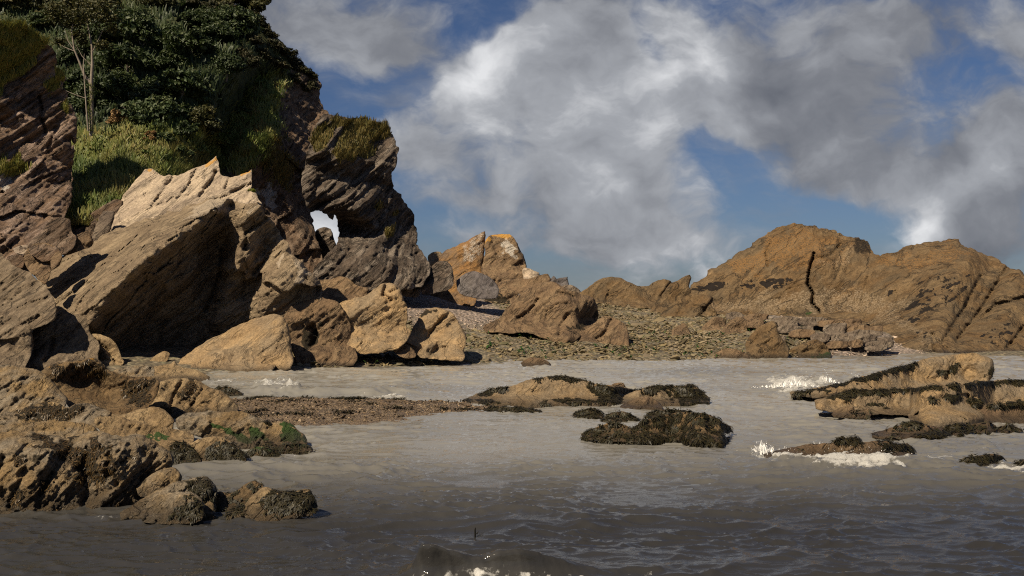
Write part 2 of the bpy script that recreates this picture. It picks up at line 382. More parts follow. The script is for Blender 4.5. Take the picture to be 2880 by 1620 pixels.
    for ch, amt in auto:        # masks that follow the slope: level tops carry lichen, grass or weed
        f_ = sstep(.45, .8, nrm[:, 2]) * amt; M[:, ch] = np.maximum(M[:, ch], np.clip(f_ * (.6 + nb), 0, 1))
    if auto: me.attributes['mask'].data.foreach_set('color', M.astype(np.float32).ravel())
    R = dict(o=o, P=P, N=nrm[:n], M=M[:n], x=x, y=y, loc=loc, Y=Y, s=s, size=size)
    if fronds:
        w = R['M'][:, 0] ** 2.5; w = np.where(P[:, 2] > -.05, w, 0)
        if w.sum() > 0:
            i = r.choice(n, fronds, p=w / w.sum()); jit = r.normal(size=(fronds, 3)) * step / s * .6
            ribbons('seaweed', P[i] - loc + jit, R['N'][i], fl, fw, fcol or MAT['weed'], o, True, sd, .10, 2)
    return R
def sprout(R, ch, count, length, width, mat, name='grass', down=False, seed=1, lift=.25, curl=.8, side=1.):
    w = R['M'][:, ch] ** 2
    if w.sum() <= 0: return
    r = np.random.RandomState(seed); i = r.choice(len(w), count, p=w / w.sum())
    ribbons(name, R['P'][i] - R['loc'] + r.normal(size=(count, 3)) * 1.6 / R['s'], R['N'][i], length, width, mat, R['o'], down, seed, lift, 2, curl, side)

def dashes(T, poly, n, ln, wd, ang, seed=1):
    """a spatter of small elongated stains inside a polygon"""
    r = np.random.RandomState(seed); P = np.array(poly, float); out = []; a = math.radians(ang); c, s_ = math.cos(a), math.sin(a)
    while len(out) < n:
        x, y = r.uniform(P[:, 0].min(), P[:, 0].max()), r.uniform(P[:, 1].min(), P[:, 1].max())
        if sdf(poly, np.array([x]), np.array([y]))[0][0] < 0: continue
        l = ln * math.exp(r.normal() * .5); w = wd * math.exp(r.normal() * .4)
        out.append((0, [(x - c * l, y + s_ * l), (x - s_ * w, y - c * w), (x + c * l, y - s_ * l), (x + s_ * w, y + c * w)], 1.6, 3.5))
    return out
SKY_STRENGTH = .08; SUN_STRENGTH = 5.; EXPOSURE = .5; SKY_TINT = (.29, .335, .44)
CL0 = (.095, .102, .12); CL1 = (.155, .162, .18); CL2 = (.265, .275, .295); CL3 = (.56, .565, .575)
CLOUDS = [(700, 50, 380, 130, 0, .62), (990, 100, 230, 130, 0, .6), (980, 290, 120, 60, -20, .35), (1180, 235, 170, 60, 30, .8), (1330, 140, 230, 110, 35, .9), (1500, 50, 200, 140, 0, .7), (1450, 260, 260, 140, 0, .85), (1600, 340, 210, 130, 0, .9), (1560, 480, 230, 110, -20, .8), (1640, 600, 190, 75, 0, .75), (1470, 610, 120, 60, 0, .3),
          (1900, 110, 340, 210, 0, 1.), (2050, 320, 260, 180, 0, .95), (2150, 450, 180, 70, 0, .7), (2450, 410, 160, 110, 0, .8), (2480, 600, 190, 100, 0, 1.), (2590, 330, 110, 150, 0, .8), (2380, 50, 220, 90, 0, .5), (2570, 90, 70, 80, 0, .45), (1060, 390, 120, 50, 0, .52), (1120, 510, 170, 32, 0, .46), (1200, 600, 140, 38, 0, .4), (800, 560, 90, 90, 0, 1.2), (1250, 440, 160, 110, 0, .3), (870, 150, 130, 70, 0, .2), (-600, 300, 500, 300, 0, .6), (3300, 300, 500, 300, 0, .6), (2576, -60, 200, 80, 0, .2), (330, -330, 520, 210, 0, 2.2),  # last entry: unseen cloud above the frame, added to brighten near-left water reflections
          (1215, 45, 95, 70, 0, -1.1), (900, 240, 120, 60, 0, -.5), (800, 190, 320, 190, 0, .1), (1060, 450, 260, 180, 0, .14), (1440, 560, 200, 110, 0, .5), (1800, 410, 130, 60, -30, -1.), (1960, 550, 240, 55, 0, -1.), (2310, 250, 110, 80, 0, -.35), (1640, 170, 40, 150, 15, -.75), (2240, 620, 150, 40, 0, -.7), (1790, 90, 60, 130, 0, -.3), (1010, 560, 120, 60, 0, -.2), (1850, 650, 160, 40, 0, -.4)]
BRIGHT = [(330, -330, 460, 200, 0, .35), (1170, 215, 130, 60, 30, .34), (1320, 120, 150, 80, 35, .25), (1620, 340, 60, 55, 0, .28), (1400, 250, 240, 150, 20, .3), (1560, 490, 140, 80, 0, .28), (1780, 190, 140, 170, 0, .3), (2340, 560, 60, 70, 0, .25), (2520, 420, 90, 80, 0, .1), (1640, 620, 120, 50, 0, .12), (810, 560, 70, 70, 0, .35),  # first entry whitens the unseen cloud added above the frame
          (2120, 230, 230, 190, 0, -.22), (2420, 395, 75, 38, 10, -.3), (2400, 70, 220, 110, 0, -.16), (2480, 640, 160, 60, 0, -.16), (700, 50, 260, 120, 0, -.1), (2100, 440, 200, 70, 0, -.08)]
# ------------------------------------------------------------------ materials
MAT = {}
MAT['arch'] = rock_mat('slate_arch', (0.189, 0.138, 0.102), (0.116, 0.087, 0.067), (0.362, 0.297, 0.239), k=.9, streak=1., bump=1., bd=.16, wet=False, lich=(.14, .11, .03))
MAT['head'] = rock_mat('slate_headland', (0.225, 0.138, 0.083), (0.143, 0.093, 0.060), (0.360, 0.262, 0.188), k=.9, streak=.9, bump=1., bd=.15, wet=False, lich=(.14, .11, .03))
MAT['cliff'] = rock_mat('slate_cliff', (0.274, 0.173, 0.109), (0.179, 0.118, 0.084), (0.462, 0.336, 0.263), k=1.1, streak=1., bump=1., bd=.13, wet=False, lich=(.17, .16, .035))
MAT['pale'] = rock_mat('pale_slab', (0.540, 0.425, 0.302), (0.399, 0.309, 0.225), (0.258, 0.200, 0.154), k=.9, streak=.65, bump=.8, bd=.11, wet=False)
MAT['great'] = rock_mat('great_slab', (.40, .30, .19), (.30, .22, .14), (.19, .135, .085), k=1., streak=.7, bump=1., bd=.15, pale=(.42, .34, .25))
MAT['tan'] = rock_mat('tan_rock', (.40, .268, .138), (.27, .20, .125), (.20, .13, .07), k=1., streak=.5, bump=.9, bd=.11)
MAT['brown'] = rock_mat('brown_rock', (0.223, 0.142, 0.078), (0.155, 0.100, 0.059), (0.297, 0.203, 0.115), k=1.1, streak=.7, bump=1., bd=.11)
MAT['grey'] = rock_mat('grey_rock', (0.225, 0.168, 0.120), (0.158, 0.117, 0.087), (0.315, 0.247, 0.180), k=1.1, streak=.9, bump=1., bd=.12)
MAT['taupe'] = rock_mat('taupe_rock', (.25, .185, .12), (.18, .13, .085), (.34, .26, .175), k=1.1, streak=.9, bump=1., bd=.12)
MAT['rust'] = rock_mat('rust_rock', (.27, .14, .05), (.18, .12, .075), (.33, .19, .075), k=1., streak=.7, bump=.9, bd=.11, wet=False)
MAT['bluegrey'] = rock_mat('bluegrey_rock', (.17, .145, .14), (.21, .185, .175), (.11, .092, .085), k=1., streak=.9, bump=1., wet=False)
MAT['hill'] = rock_mat('brown_bedding', (0.153, 0.092, 0.041), (0.135, 0.095, 0.054), (0.216, 0.144, 0.074), k=.8, streak=.85, bump=1., bd=.13, weed=(.016, .011, .008), grit=.4, pale=(.27, .205, .135), lich=(.23, .12, .04))
MAT['isle'] = rock_mat('golden_rock', (.32, .212, .105), (.225, .17, .11), (.16, .11, .062), k=1.5, streak=.45, bump=1., bd=.1, barn=.2)
MAT['fore'] = rock_mat('shore_rock', (0.273, 0.181, 0.084), (.245, .20, .145), (0.137, 0.087, 0.042), k=1.9, streak=.55, bump=1., bd=.12, barn=.2, spots=.9, contrast=1.4)
MAT['forepale'] = rock_mat('shore_rock_pale', (.32, .228, .125), (.24, .16, .08), (.15, .10, .055), k=1.9, streak=.5, bump=1., bd=.11, barn=.35, spots=.7, contrast=1.35)
MAT['foredark'] = rock_mat('shore_rock_dark', (0.165, 0.101, 0.046), (0.198, 0.132, 0.066), (0.088, 0.055, 0.028), k=1.9, streak=.6, bump=1., bd=.12, barn=.2, spots=.9, contrast=1.4)
MAT['weed'] = leaf_mat('bladder_wrack', [(.008, .0065, .003), (.017, .013, .005), (.034, .026, .009), (.014, .015, .006)], rough=.55, trans=.08)
MAT['algae'] = leaf_mat('green_algae', [(.012, .03, .006), (.03, .075, .012), (.02, .045, .01)], rough=.35, trans=.15)
MAT['dryweed'] = leaf_mat('brown_wrack', [(.05, .03, .012), (.09, .055, .02), (.03, .02, .01)], rough=.45, trans=.08)
MAT['turf'] = leaf_mat('brown_green_turf', [(.10, .075, .018), (.15, .11, .028), (.085, .085, .02), (.20, .14, .045)], trans=.2)
MAT['bright'] = leaf_mat('bright_turf', [(.12, .13, .022), (.19, .17, .034), (.085, .11, .02), (.24, .18, .045)], trans=.25)
MAT['bark'] = newmat('bark')[0]
_p = MAT['bark'].node_tree.nodes['Principled BSDF']; _t = NT.__new__(NT); _t.nt = MAT['bark'].node_tree
_t.l(_t.mix(_t.noise(_t.n('ShaderNodeTexCoord').outputs['Object'], 6, 5), (.10, .075, .055), (.30, .25, .20)), _p.inputs['Base Color']); _p.inputs['Roughness'].default_value = .9

# ------------------------------------------------------------------ land behind: hill, headland, arch, cliffs
HILL = rock('hill', 'steep wooded hillside behind the cliffs, green with trees and bracken', 'hill', 0,
    [(-420, 560), (-420, -330), (300, -330), (480, -60), (560, 5), (630, 20), (690, 90), (740, 140), (790, 190), (800, 235), (790, 300), (760, 420), (700, 500), (560, 520), (300, 545), (170, 560)],
    rock_mat('hill_soil', (.03, .035, .012), (.045, .05, .016), (.06, .05, .02), k=1.4, streak=.1, bump=.8, wet=False), Y=64., lean=2.3, bulge=.8, edge=.25, chis=0, noise=.45, strata=0, hi=.3, step=5, skirt=10, thick=12, kind='structure',
    ctrl=[[(-420, 560, 0), (170, 560, 0), (300, 545, 0), (560, 520, 12)], [(-420, -330, 0), (300, -330, 0)], [(-420, 300, 3), (0, 300, 3), (170, 420, 2)], [(480, -60, 0), (630, 20, 4), (790, 190, 14), (800, 240, 16)], [(700, 500, 24), (790, 300, 18)], [(560, 330, 8), (470, 400, 5), (620, 150, 2), (640, 300, 16)]])
HEAD = rock('headland', 'brown slate headland with turf ledges, joining the rock arch', 'cliff', 1,
    [(1520, 580), (1560, 480), (1640, 420), (1710, 390), (1800, 400), (1900, 440), (1990, 470), (2080, 450), (2150, 520), (2178, 580), (2166, 650), (2192, 750), (2235, 790), (2330, 860), (2250, 1150), (2110, 1330), (2100, 1400),
     (2115, 1460), (2130, 1600), (2160, 1660), (2200, 1760), (2240, 1890), (2228, 1912), (1950, 1980), (1560, 1850), (1380, 1560), (1300, 1400), (1250, 1130), (1300, 1000), (1400, 850), (1480, 720)],
    MAT['head'], Y=80., lean=.45, bulge=.35, edge=.12, chis=6, noise=1.0, strata=1.5, jag=5, skirt=26, thick=9, sm=0,
    ctrl=[[(1520, 580, 5), (1480, 720, 4), (1400, 850, 2), (1250, 1130, -2)], [(1720, 780, -1.5), (1790, 1000, -4), (1740, 1150, -5)], [(2178, 580, 8), (2192, 750, 7), (2235, 790, 6)], [(2110, 1330, 4), (2240, 1890, 0)], [(1900, 650, 1), (2000, 900, 2.5)], [(1900, 1300, -2), (2050, 1600, -1)]],
    marks=[(2, [(1500, 600), (1700, 560), (1900, 480), (1960, 560), (1880, 620), (1800, 680), (1760, 720), (1720, 820), (1800, 830), (1900, 900), (1960, 960), (1850, 1000), (1790, 1000), (1620, 1140), (1300, 1100), (1250, 1150), (1380, 880)], 14, 22),
           (2, [(2240, 800), (2330, 830), (2290, 950), (2180, 900)], 10, 20), (2, [(1760, 1100), (1950, 1000), (2050, 1180), (1900, 1260)], 16, 40, .7),
           (3, [(1690, 440), (1620, 500), (1540, 560), (1580, 470)], 8, 14, .55), (3, [(1750, 1300), (1830, 1260), (1900, 1340), (1850, 1430)], 8, 26, .8), (3, [(1900, 600), (1950, 610), (1770, 740), (1735, 780)], 4, 5)])
ARCH = rock('sea_arch', 'tall dark slate rock arch with a grassy top and a hole beside its leg', 'rock arch', 2,
    [(470, 330), (490, 265), (530, 205), (600, 210), (650, 230), (760, 236), (830, 258), (852, 300), (884, 385), (872, 440), (850, 470), (862, 560), (900, 590), (912, 630), (960, 700), (970, 760), (975, 830), (1002, 870), (1042, 930), (1040, 955), (1000, 1000),
     (930, 1015), (850, 1022), (700, 1012), (465, 1014), (490, 945), (535, 890), (590, 835), (596, 795), (604, 770), (590, 720), (588, 668), (560, 662), (520, 640), (470, 640), (448, 620), (425, 575), (430, 500), (440, 420)],
    MAT['arch'], Y='beach', lean=.22, bulge=.35, edge=.16, chis=5, noise=.9, strata=1.9, jag=6, skirt=14, thick=7, sm=0, sf=1.1,
    ctrl=[[(545, 1000, -.8), (850, 1022, -.8), (1000, 1000, 0)], [(600, 790, 1.2), (690, 795, 0), (750, 765, -.5)], [(612, 700, .3), (640, 745, 2.4), (690, 772, 1.8)], [(790, 720, -1.0), (820, 800, -.4), (770, 860, -.9)], [(600, 640, -2.6), (700, 700, -2.6), (770, 740, -2.2)], [(590, 850, -.6), (700, 860, -.9)], [(450, 560, -1.5), (470, 400, -1.5), (600, 420, -2)], [(660, 320, 0), (800, 330, 1)], [(900, 700, 0), (1000, 900, 2)], [(800, 560, -1.8)]],
    marks=[(2, [(590, 350), (640, 245), (760, 240), (830, 262), (845, 310), (800, 340), (760, 350), (770, 400), (690, 420), (600, 450), (570, 400)], 9, 14), (2, [(470, 340), (510, 270), (590, 225), (620, 250), (560, 330), (500, 380)], 9, 14), (2, [(825, 770), (870, 740), (860, 790), (830, 800)], 4, 8), (2, [(780, 650), (800, 630), (815, 650), (790, 670)], 4, 6), (2, [(860, 690), (890, 670), (880, 700)], 3, 6)])
sprout(HEAD, 2, 12000, .3, .09, MAT['turf'], 'turf', seed=4, lift=.6); sprout(ARCH, 2, 7000, .26, .07, MAT['turf'], 'turf', seed=5, lift=.5)
rock('boulder', 'black boulder wedged inside the hole of the rock arch', 'boulder', 2, [(472, 780), (505, 755), (540, 748), (566, 762), (590, 832), (575, 865), (558, 880), (530, 900), (500, 850)], MAT['arch'], Y=89., lean=.1, strata=1.2, jag=2, skirt=10)
CLIFF = rock('sea_cliff', 'tall brown slate cliff with a yellow-green grassy crest beside the wood', 'cliff', 1,
    [(-500, 150), (0, 175), (130, 160), (250, 255), (325, 285), (360, 330), (382, 375), (385, 480), (440, 520), (440, 560), (430, 590), (448, 640), (462, 700), (500, 760), (524, 880), (495, 940), (506, 1030), (495, 1130), (470, 1200), (482, 1300), (450, 1440), (440, 1500), (330, 1560), (220, 1640), (50, 1740), (-500, 1800)],
    MAT['cliff'], Y=57., lean=.25, xlean=.2, bulge=.5, edge=.14, chis=5, noise=.9, strata=1.5, jag=4, skirt=110, thick=2.2, sm=0, sf=1.2,
    marks=[(2, [(-520, 120), (0, 150), (150, 150), (260, 250), (330, 290), (290, 330), (230, 420), (150, 490), (60, 540), (0, 640), (-520, 760)], 8, 14), (2, [(380, 480), (440, 520), (430, 560), (385, 530)], 5, 8), (2, [(300, 580), (400, 520), (420, 600), (330, 640)], 8, 20, .7), (2, [(440, 700), (490, 760), (470, 860), (430, 780)], 6, 16, .7), (2, [(-10, 1090), (120, 1080), (230, 1140), (120, 1200), (-10, 1180)], 12, 22, .8), (3, [(0, 1180), (60, 1170), (100, 1240), (40, 1330), (0, 1300)], 8, 20, .6)],
    grooves=[([(270, 660), (290, 740), (280, 800), (310, 900)], 5, .6), ([(330, 900), (400, 850), (330, 1000)], 5, .4)])
sprout(CLIFF, 2, 30000, .26, .065, MAT['bright'], 'grass', seed=6, lift=.5)
# ------------------------------------------------------------------ great slabs at the left
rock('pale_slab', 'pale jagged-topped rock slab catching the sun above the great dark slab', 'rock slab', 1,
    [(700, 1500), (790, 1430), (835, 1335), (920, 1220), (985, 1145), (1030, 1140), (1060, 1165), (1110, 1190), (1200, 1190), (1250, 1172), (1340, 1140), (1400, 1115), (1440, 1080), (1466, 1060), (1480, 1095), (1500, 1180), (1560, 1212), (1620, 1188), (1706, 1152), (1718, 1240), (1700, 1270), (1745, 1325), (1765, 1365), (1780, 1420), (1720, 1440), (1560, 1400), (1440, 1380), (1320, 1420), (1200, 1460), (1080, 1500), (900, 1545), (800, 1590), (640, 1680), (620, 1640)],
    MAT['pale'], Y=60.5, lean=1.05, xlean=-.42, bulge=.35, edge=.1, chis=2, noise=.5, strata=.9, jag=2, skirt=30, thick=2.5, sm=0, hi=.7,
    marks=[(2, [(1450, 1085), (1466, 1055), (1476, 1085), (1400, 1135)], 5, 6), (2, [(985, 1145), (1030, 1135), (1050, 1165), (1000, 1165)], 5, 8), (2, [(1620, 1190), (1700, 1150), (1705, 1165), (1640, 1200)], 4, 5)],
    grooves=[([(1470, 1170), (1420, 1260), (1360, 1330)], 5, .7), ([(1560, 1210), (1530, 1280)], 4, .4), ([(1180, 1200), (1080, 1330), (1030, 1400)], 4, .4), ([(1340, 1140), (1280, 1260), (1230, 1320)], 4, .35), ([(1700, 1250), (1540, 1330), (1420, 1370)], 5, .6)])
rock('grey_slab', 'smooth grey angular slab leaning against the left end of the pale slab', 'rock slab', 3,
    [(640, 480), (670, 410), (745, 245), (780, 240), (845, 250), (800, 380), (720, 450), (680, 480)], MAT['grey'], Y=61., lean=.8, xlean=-.3, chis=2, strata=.6, skirt=20)
rock('rock_outcrop', 'low brown slate outcrop under the grass slope, between cliff and grey slab', 'outcrop', 3,
    [(480, 400), (510, 320), (600, 290), (740, 215), (790, 180), (850, 158), (905, 178), (850, 260), (745, 260), (680, 400), (660, 440), (560, 470)], MAT['head'], Y=63., lean=.7, strata=1.6, jag=3, skirt=30)
rock('rock_outcrop', 'reddish brown slate outcrop at the foot of the tall cliff', 'outcrop', 3,
    [(200, 490), (240, 440), (300, 400), (360, 300), (440, 280), (510, 300), (520, 400), (560, 440), (480, 500), (330, 560)], MAT['head'], Y=54., lean=.6, strata=1.6, jag=3, skirt=30)
GREAT = rock('great_slab', 'huge tilted tan rock slab, sunlit on its back with a dark overhanging face', 'rock', 3,
    [(250, 790), (330, 630), (440, 560), (560, 515), (660, 482), (800, 392), (900, 352), (990, 326), (1100, 290), (1220, 262), (1330, 220), (1420, 192), (1500, 165), (1570, 155), (1650, 150), (1700, 160), (1790, 190), (1880, 172), (1910, 230), (1930, 270), (1990, 330), (2060, 420), (2090, 480), (2110, 560), (2200, 600), (2250, 680), (2330, 750), (2340, 880), (2200, 960), (2090, 1100),
     (1900, 1290), (1500, 1330), (1000, 1335), (880, 1335), (800, 1260), (640, 1140), (420, 985)],
    MAT['great'], Y=54., lean=0, bulge=.3, edge=.06, chis=0, noise=.45, strata=1.3, jag=2, skirt=14, thick=7, sm=0, hi=.9, sf=1.2,
    ctrl=[[(1650, 153, 3.0), (1560, 240, 1.2), (1440, 330, -.4), (1290, 450, -2.0), (1120, 560, -3.2), (950, 690, -3.8), (850, 800, -3.8), (740, 930, -3.5), (650, 1060, -3.0)],
          [(660, 482, 7), (800, 392, 7.5), (990, 326, 7.5), (1220, 262, 6.8), (1420, 192, 5.5), (1570, 155, 4.2)], [(330, 780, 2.5), (420, 985, -1.2), (560, 1080, -2)], [(560, 520, 6), (400, 640, 4.5)], [(700, 640, 2.2), (900, 560, 2)],
          [(1680, 200, 4.6), (1590, 290, 3.6), (1470, 390, 2.6), (1320, 520, 1.2), (1150, 640, -.2), (980, 770, -1.2), (880, 880, -1.6), (770, 1010, -1.4)],
          [(1000, 1335, 4), (1500, 1330, 3.6), (1900, 1290, 2.6)], [(1180, 800, 1.4), (1120, 1050, 2.9), (1400, 900, 3.2), (1380, 640, 2.6)], [(1640, 480, 5.2), (1600, 700, 5.), (1500, 950, 4.6), (1420, 1180, 4.)], [(1880, 172, 2.4), (1760, 330, 2.2), (1740, 560, 2.2), (1660, 800, 2.4), (1560, 1050, 2.6)],
          [(2080, 500, 2.4), (1980, 720, 1.0), (1880, 960, 1.2)], [(2000, 400, 4.6), (1880, 640, 3.8), (1790, 880, 3.6)], [(2330, 750, 2.5), (2200, 600, 2.4)], [(2340, 880, 1)]],
    grooves=[([(1620, 520), (1600, 700), (1550, 860), (1500, 960)], 5, .8), ([(2080, 480), (1960, 560), (1850, 700)], 5, .6), ([(1930, 300), (1800, 400), (1780, 520)], 6, .7), ([(1180, 800), (1080, 950), (1000, 1200)], 9, .4)],
    marks=[(3, [(1400, 200), (1650, 150), (1690, 190), (1560, 260), (1440, 320), (1360, 320)], 12, 22, .7), (3, [(2100, 560), (2200, 590), (2260, 700), (2200, 760), (2120, 640)], 8, 22, .7), (3, [(1790, 250), (1890, 175), (1900, 195), (1810, 270)], 4, 6), (3, [(2010, 620), (2060, 545), (2070, 570), (2030, 660)], 4, 8)])
rock('slab_boulder', 'long brown layered slab resting on the upper edge of the great slab', 'boulder', 3, [(412, 520), (440, 480), (590, 400), (640, 385), (665, 415), (682, 465), (660, 492), (560, 530), (500, 548), (440, 545)], MAT['brown'], Y=55.5, lean=.3, strata=1.6, jag=2, skirt=6)
rock('slab_boulder', 'layered brown boulder tilted below the long slab, topmost of the rubble pile', 'boulder', 3, [(160, 600), (190, 530), (230, 480), (350, 475), (420, 515), (450, 560), (440, 620), (370, 660), (290, 690), (240, 705)], MAT['brown'], Y=53.5, lean=.3, strata=1.6, jag=2, skirt=8)
rock('boulder', 'blocky tan boulder lowest in the rubble pile beside the great slab', 'boulder', 3, [(248, 705), (310, 632), (372, 640), (372, 690), (330, 775), (290, 740)], MAT['brown'], Y=51.5, lean=.3, strata=.8, skirt=6)
rock('boulder', 'pale grey rounded stone at the cliff foot behind the rubble pile', 'boulder', 3, [(88, 515), (140, 495), (205, 486), (230, 500), (205, 545), (120, 552)], MAT['pale'], Y=55., strata=.4, skirt=4)
rock('boulder', 'dark reddish boulder at the cliff foot under the pale grey stone', 'boulder', 3, [(40, 575), (150, 555), (185, 600), (165, 645), (70, 645)], MAT['head'], Y=53.8, strata=1., skirt=10)
rock('boulder', 'small dark split boulder between rubble pile and great slab', 'boulder', 3, [(366, 595), (400, 545), (440, 530), (458, 590), (400, 650), (372, 665)], MAT['brown'], Y=52.8, strata=1., skirt=6)
rock('slab_rock', 'steep grey-brown slab rock below the rubble pile at the picture edge', 'rock slab', 3, [(-180, 530), (0, 540), (40, 590), (72, 625), (85, 645), (160, 660), (240, 712), (350, 812), (400, 900), (422, 975), (340, 1010), (200, 1090), (0, 1120), (-180, 1120)], MAT['taupe'], Y=48., lean=.7, xlean=-.2, strata=1.5, noise=.7, skirt=26, jag=2, edge=.25)
rock('slab_rock', 'grey-brown block standing under the steep slab rock at the picture edge', 'rock', 3, [(-180, 1000), (60, 1005), (130, 1012), (235, 1110), (245, 1250), (170, 1380), (-180, 1380)], MAT['taupe'], Y=46., lean=.45, strata=1.3, noise=.8, skirt=16, edge=.3)
rock('slab_rock', 'rounded grey-brown rock mass with dark clefts at the foot of the great slab', 'rock', 3, [(225, 1110), (330, 1022), (420, 975), (520, 990), (600, 1000), (652, 1050), (642, 1110), (722, 1200), (716, 1300), (742, 1375), (330, 1385), (160, 1385), (235, 1250)], MAT['taupe'], Y=47.5, lean=.5, strata=1.4, noise=.9, skirt=16, edge=.35, grooves=[([(380, 1180), (370, 1260), (330, 1330)], 7, .5)])
rock('boulder', 'smooth pale cream boulder rounded by the waves beside the grey-brown mass', 'boulder', 3, [(640, 1140), (720, 1132), (790, 1160), (850, 1210), (882, 1300), (915, 1345), (800, 1390), (740, 1380), (690, 1260)], MAT['forepale'], Y=49., lean=.4, strata=.5, noise=.6, skirt=10, grooves=[([(690, 1180), (790, 1260), (840, 1350)], 4, .3), ([(720, 1320), (800, 1330), (880, 1350)], 4, .25)])
rock('boulder', 'small pale wedge of rock before the dark face of the great slab', 'boulder', 3, [(1070, 1350), (1140, 1290), (1190, 1258), (1236, 1275), (1230, 1315), (1180, 1350)], MAT['forepale'], Y=51., lean=.5, strata=.8, skirt=4)
rock('tan_rock', 'ochre whale-backed rock sloping down to the water under the great slab', 'rock', 3, [(1270, 1350), (1480, 1205), (1600, 1140), (1700, 1088), (1830, 1030), (1960, 990), (2050, 995), (2090, 1045), (2110, 1130), (2125, 1220), (2145, 1370), (2000, 1395), (1600, 1400), (1390, 1385)], MAT['tan'], Y=49.3, lean=.7, xlean=-.25, strata=.9, noise=.7, facet=.5, edge=.4, chis=3, skirt=10)
rock('tan_rock', 'pale ochre low rock at the waterline in front of the whale-backed one', 'rock', 3, [(1370, 1378), (1450, 1330), (1520, 1290), (1620, 1255), (1720, 1230), (1850, 1230), (1892, 1248), (1960, 1300), (2020, 1385), (1780, 1408), (1480, 1410)], MAT['tan'], lean=.7, xlean=-.2, strata=.8, noise=.7, skirt=8)
rock('brown_rock', 'craggy brown rock mass with dark hollows beside the ochre whale-back', 'rock', 2, [(335, 1200), (360, 1130), (420, 1110), (480, 1085), (560, 1090), (610, 1110), (650, 1180), (670, 1300), (700, 1395), (550, 1412), (395, 1415), (370, 1290)], MAT['brown'], Y=52., lean=.45, strata=1.1, noise=1.2, skirt=10, grooves=[([(470, 1230), (500, 1270), (470, 1320)], 10, .7)], marks=[(0, [(440, 1230), (510, 1220), (500, 1300), (440, 1340)], 8, 20, .9)])
rock('orange_boulder', 'largest sunlit orange boulder, tall and ribbed, on the shingle edge', 'boulder', 2, [(585, 1130), (610, 1108), (680, 1095), (730, 1080), (765, 1045), (800, 1018), (832, 1015), (890, 1028), (912, 1080), (932, 1150), (924, 1225), (945, 1240), (932, 1285), (865, 1325), (720, 1345), (650, 1310), (590, 1250)], MAT['tan'], Y=53.5, lean=.4, xlean=-.2, strata=.9, noise=.8, facet=.5, skirt=12, edge=.4, grooves=[([(830, 1020), (815, 1070), (850, 1100)], 5, .5), ([(850, 1060), (890, 1040)], 4, .3)])
rock('boulder', 'low brown slab behind the largest orange boulder', 'rock', 2, [(490, 1000), (560, 1000), (600, 985), (650, 990), (690, 1030), (750, 1040), (740, 1085), (620, 1110), (500, 1090)], MAT['brown'], Y=70., lean=.6, strata=1., skirt=20)
rock('rock_plank', 'long straight weathered plank of rock lying along the foot of the arch', 'rock', 2, [(655, 1000), (740, 1002), (790, 1010), (795, 1030), (690, 1032), (660, 1015)], MAT['grey'], Y=78., lean=.3, chis=1, noise=.5, skirt=4)
rock('orange_boulder', 'smaller rounded orange boulder with black lichen spots on the shingle', 'boulder', 4, [(118, 1150), (190, 1020), (225, 960), (252, 900), (310, 860), (370, 838), (440, 835), (545, 872), (592, 940), (640, 1030), (666, 1090), (655, 1185), (560, 1190), (430, 1150), (270, 1165), (180, 1185)], MAT['tan'], Y=55.5, lean=.5, xlean=-.15, strata=.4, noise=.6, facet=.3, skirt=12, edge=.45, grooves=[([(520, 880), (400, 990), (340, 1080)], 5, .4)],
    marks=[(0, [(250, 905), (300, 870), (390, 840), (410, 870), (330, 890), (260, 915)], 5, 12), (0, [(475, 970), (550, 955), (555, 985), (490, 990)], 3, 8), (0, [(400, 905), (425, 900), (420, 925), (400, 925)], 3, 6)])
rock('tan_rock', 'smooth low tan rock at the foot of the smaller orange boulder', 'rock', 4, [(220, 1255), (270, 1195), (340, 1150), (420, 1125), (560, 1150), (640, 1180), (665, 1290), (540, 1290), (380, 1270)], MAT['tan'], Y=54., lean=.5, strata=.4, noise=.8, skirt=8, grooves=[([(340, 1270), (400, 1200), (480, 1190)], 6, .3)])
rock('flat_rock', 'flat brown slab lying under the foot of the orange boulders', 'rock slab', 4, [(5, 1195), (60, 1162), (150, 1155), (200, 1210), (235, 1262), (140, 1272), (50, 1242)], MAT['brown'], Y=53.6, lean=.9, strata=.8, skirt=6)
rock('flat_rock', 'grey-tan stone tucked between the two orange boulders', 'rock', 4, [(-20, 1190), (20, 1150), (120, 1135), (175, 1160), (265, 1190), (225, 1245), (100, 1200)], MAT['brown'], Y=55., lean=.9, strata=.8, skirt=8)
# ------------------------------------------------------------------ rocks on and behind the shingle
rock('boulder', 'grey rounded rock at the right foot of the arch', 'boulder', 4, [(-30, 650), (40, 610), (100, 575), (190, 520), (232, 530), (262, 620), (262, 684), (130, 684)], MAT['grey'], Y='beach', lean=.6, strata=1., skirt=10)
rock('boulder', 'dark upright rounded slate rock standing right of the arch', 'boulder', 4, [(258, 610), (310, 530), (360, 470), (410, 428), (482, 415), (530, 460), (560, 560), (552, 615), (460, 645), (330, 664), (260, 655)], MAT['arch'], Y='beach', lean=.45, xlean=-.15, strata=1.5, skirt=8)
rock('rock_pinnacle', 'rust-streaked pointed rock pinnacle on the skyline', 'rock pinnacle', 4, [(335, 450), (400, 400), (490, 330), (560, 295), (620, 268), (680, 240), (720, 208), (800, 165), (832, 158), (836, 230), (832, 330), (820, 440), (800, 520), (700, 560), (600, 600), (540, 590), (440, 480)], MAT['rust'], Y=112., lean=.6, xlean=-.35, strata=.9, noise=.5, skirt=40, thick=4, chis=2, sm=0, marks=[(3, [(600, 320), (720, 215), (835, 160), (835, 330), (720, 440), (640, 420), (660, 340)], 10, 26, .45)])
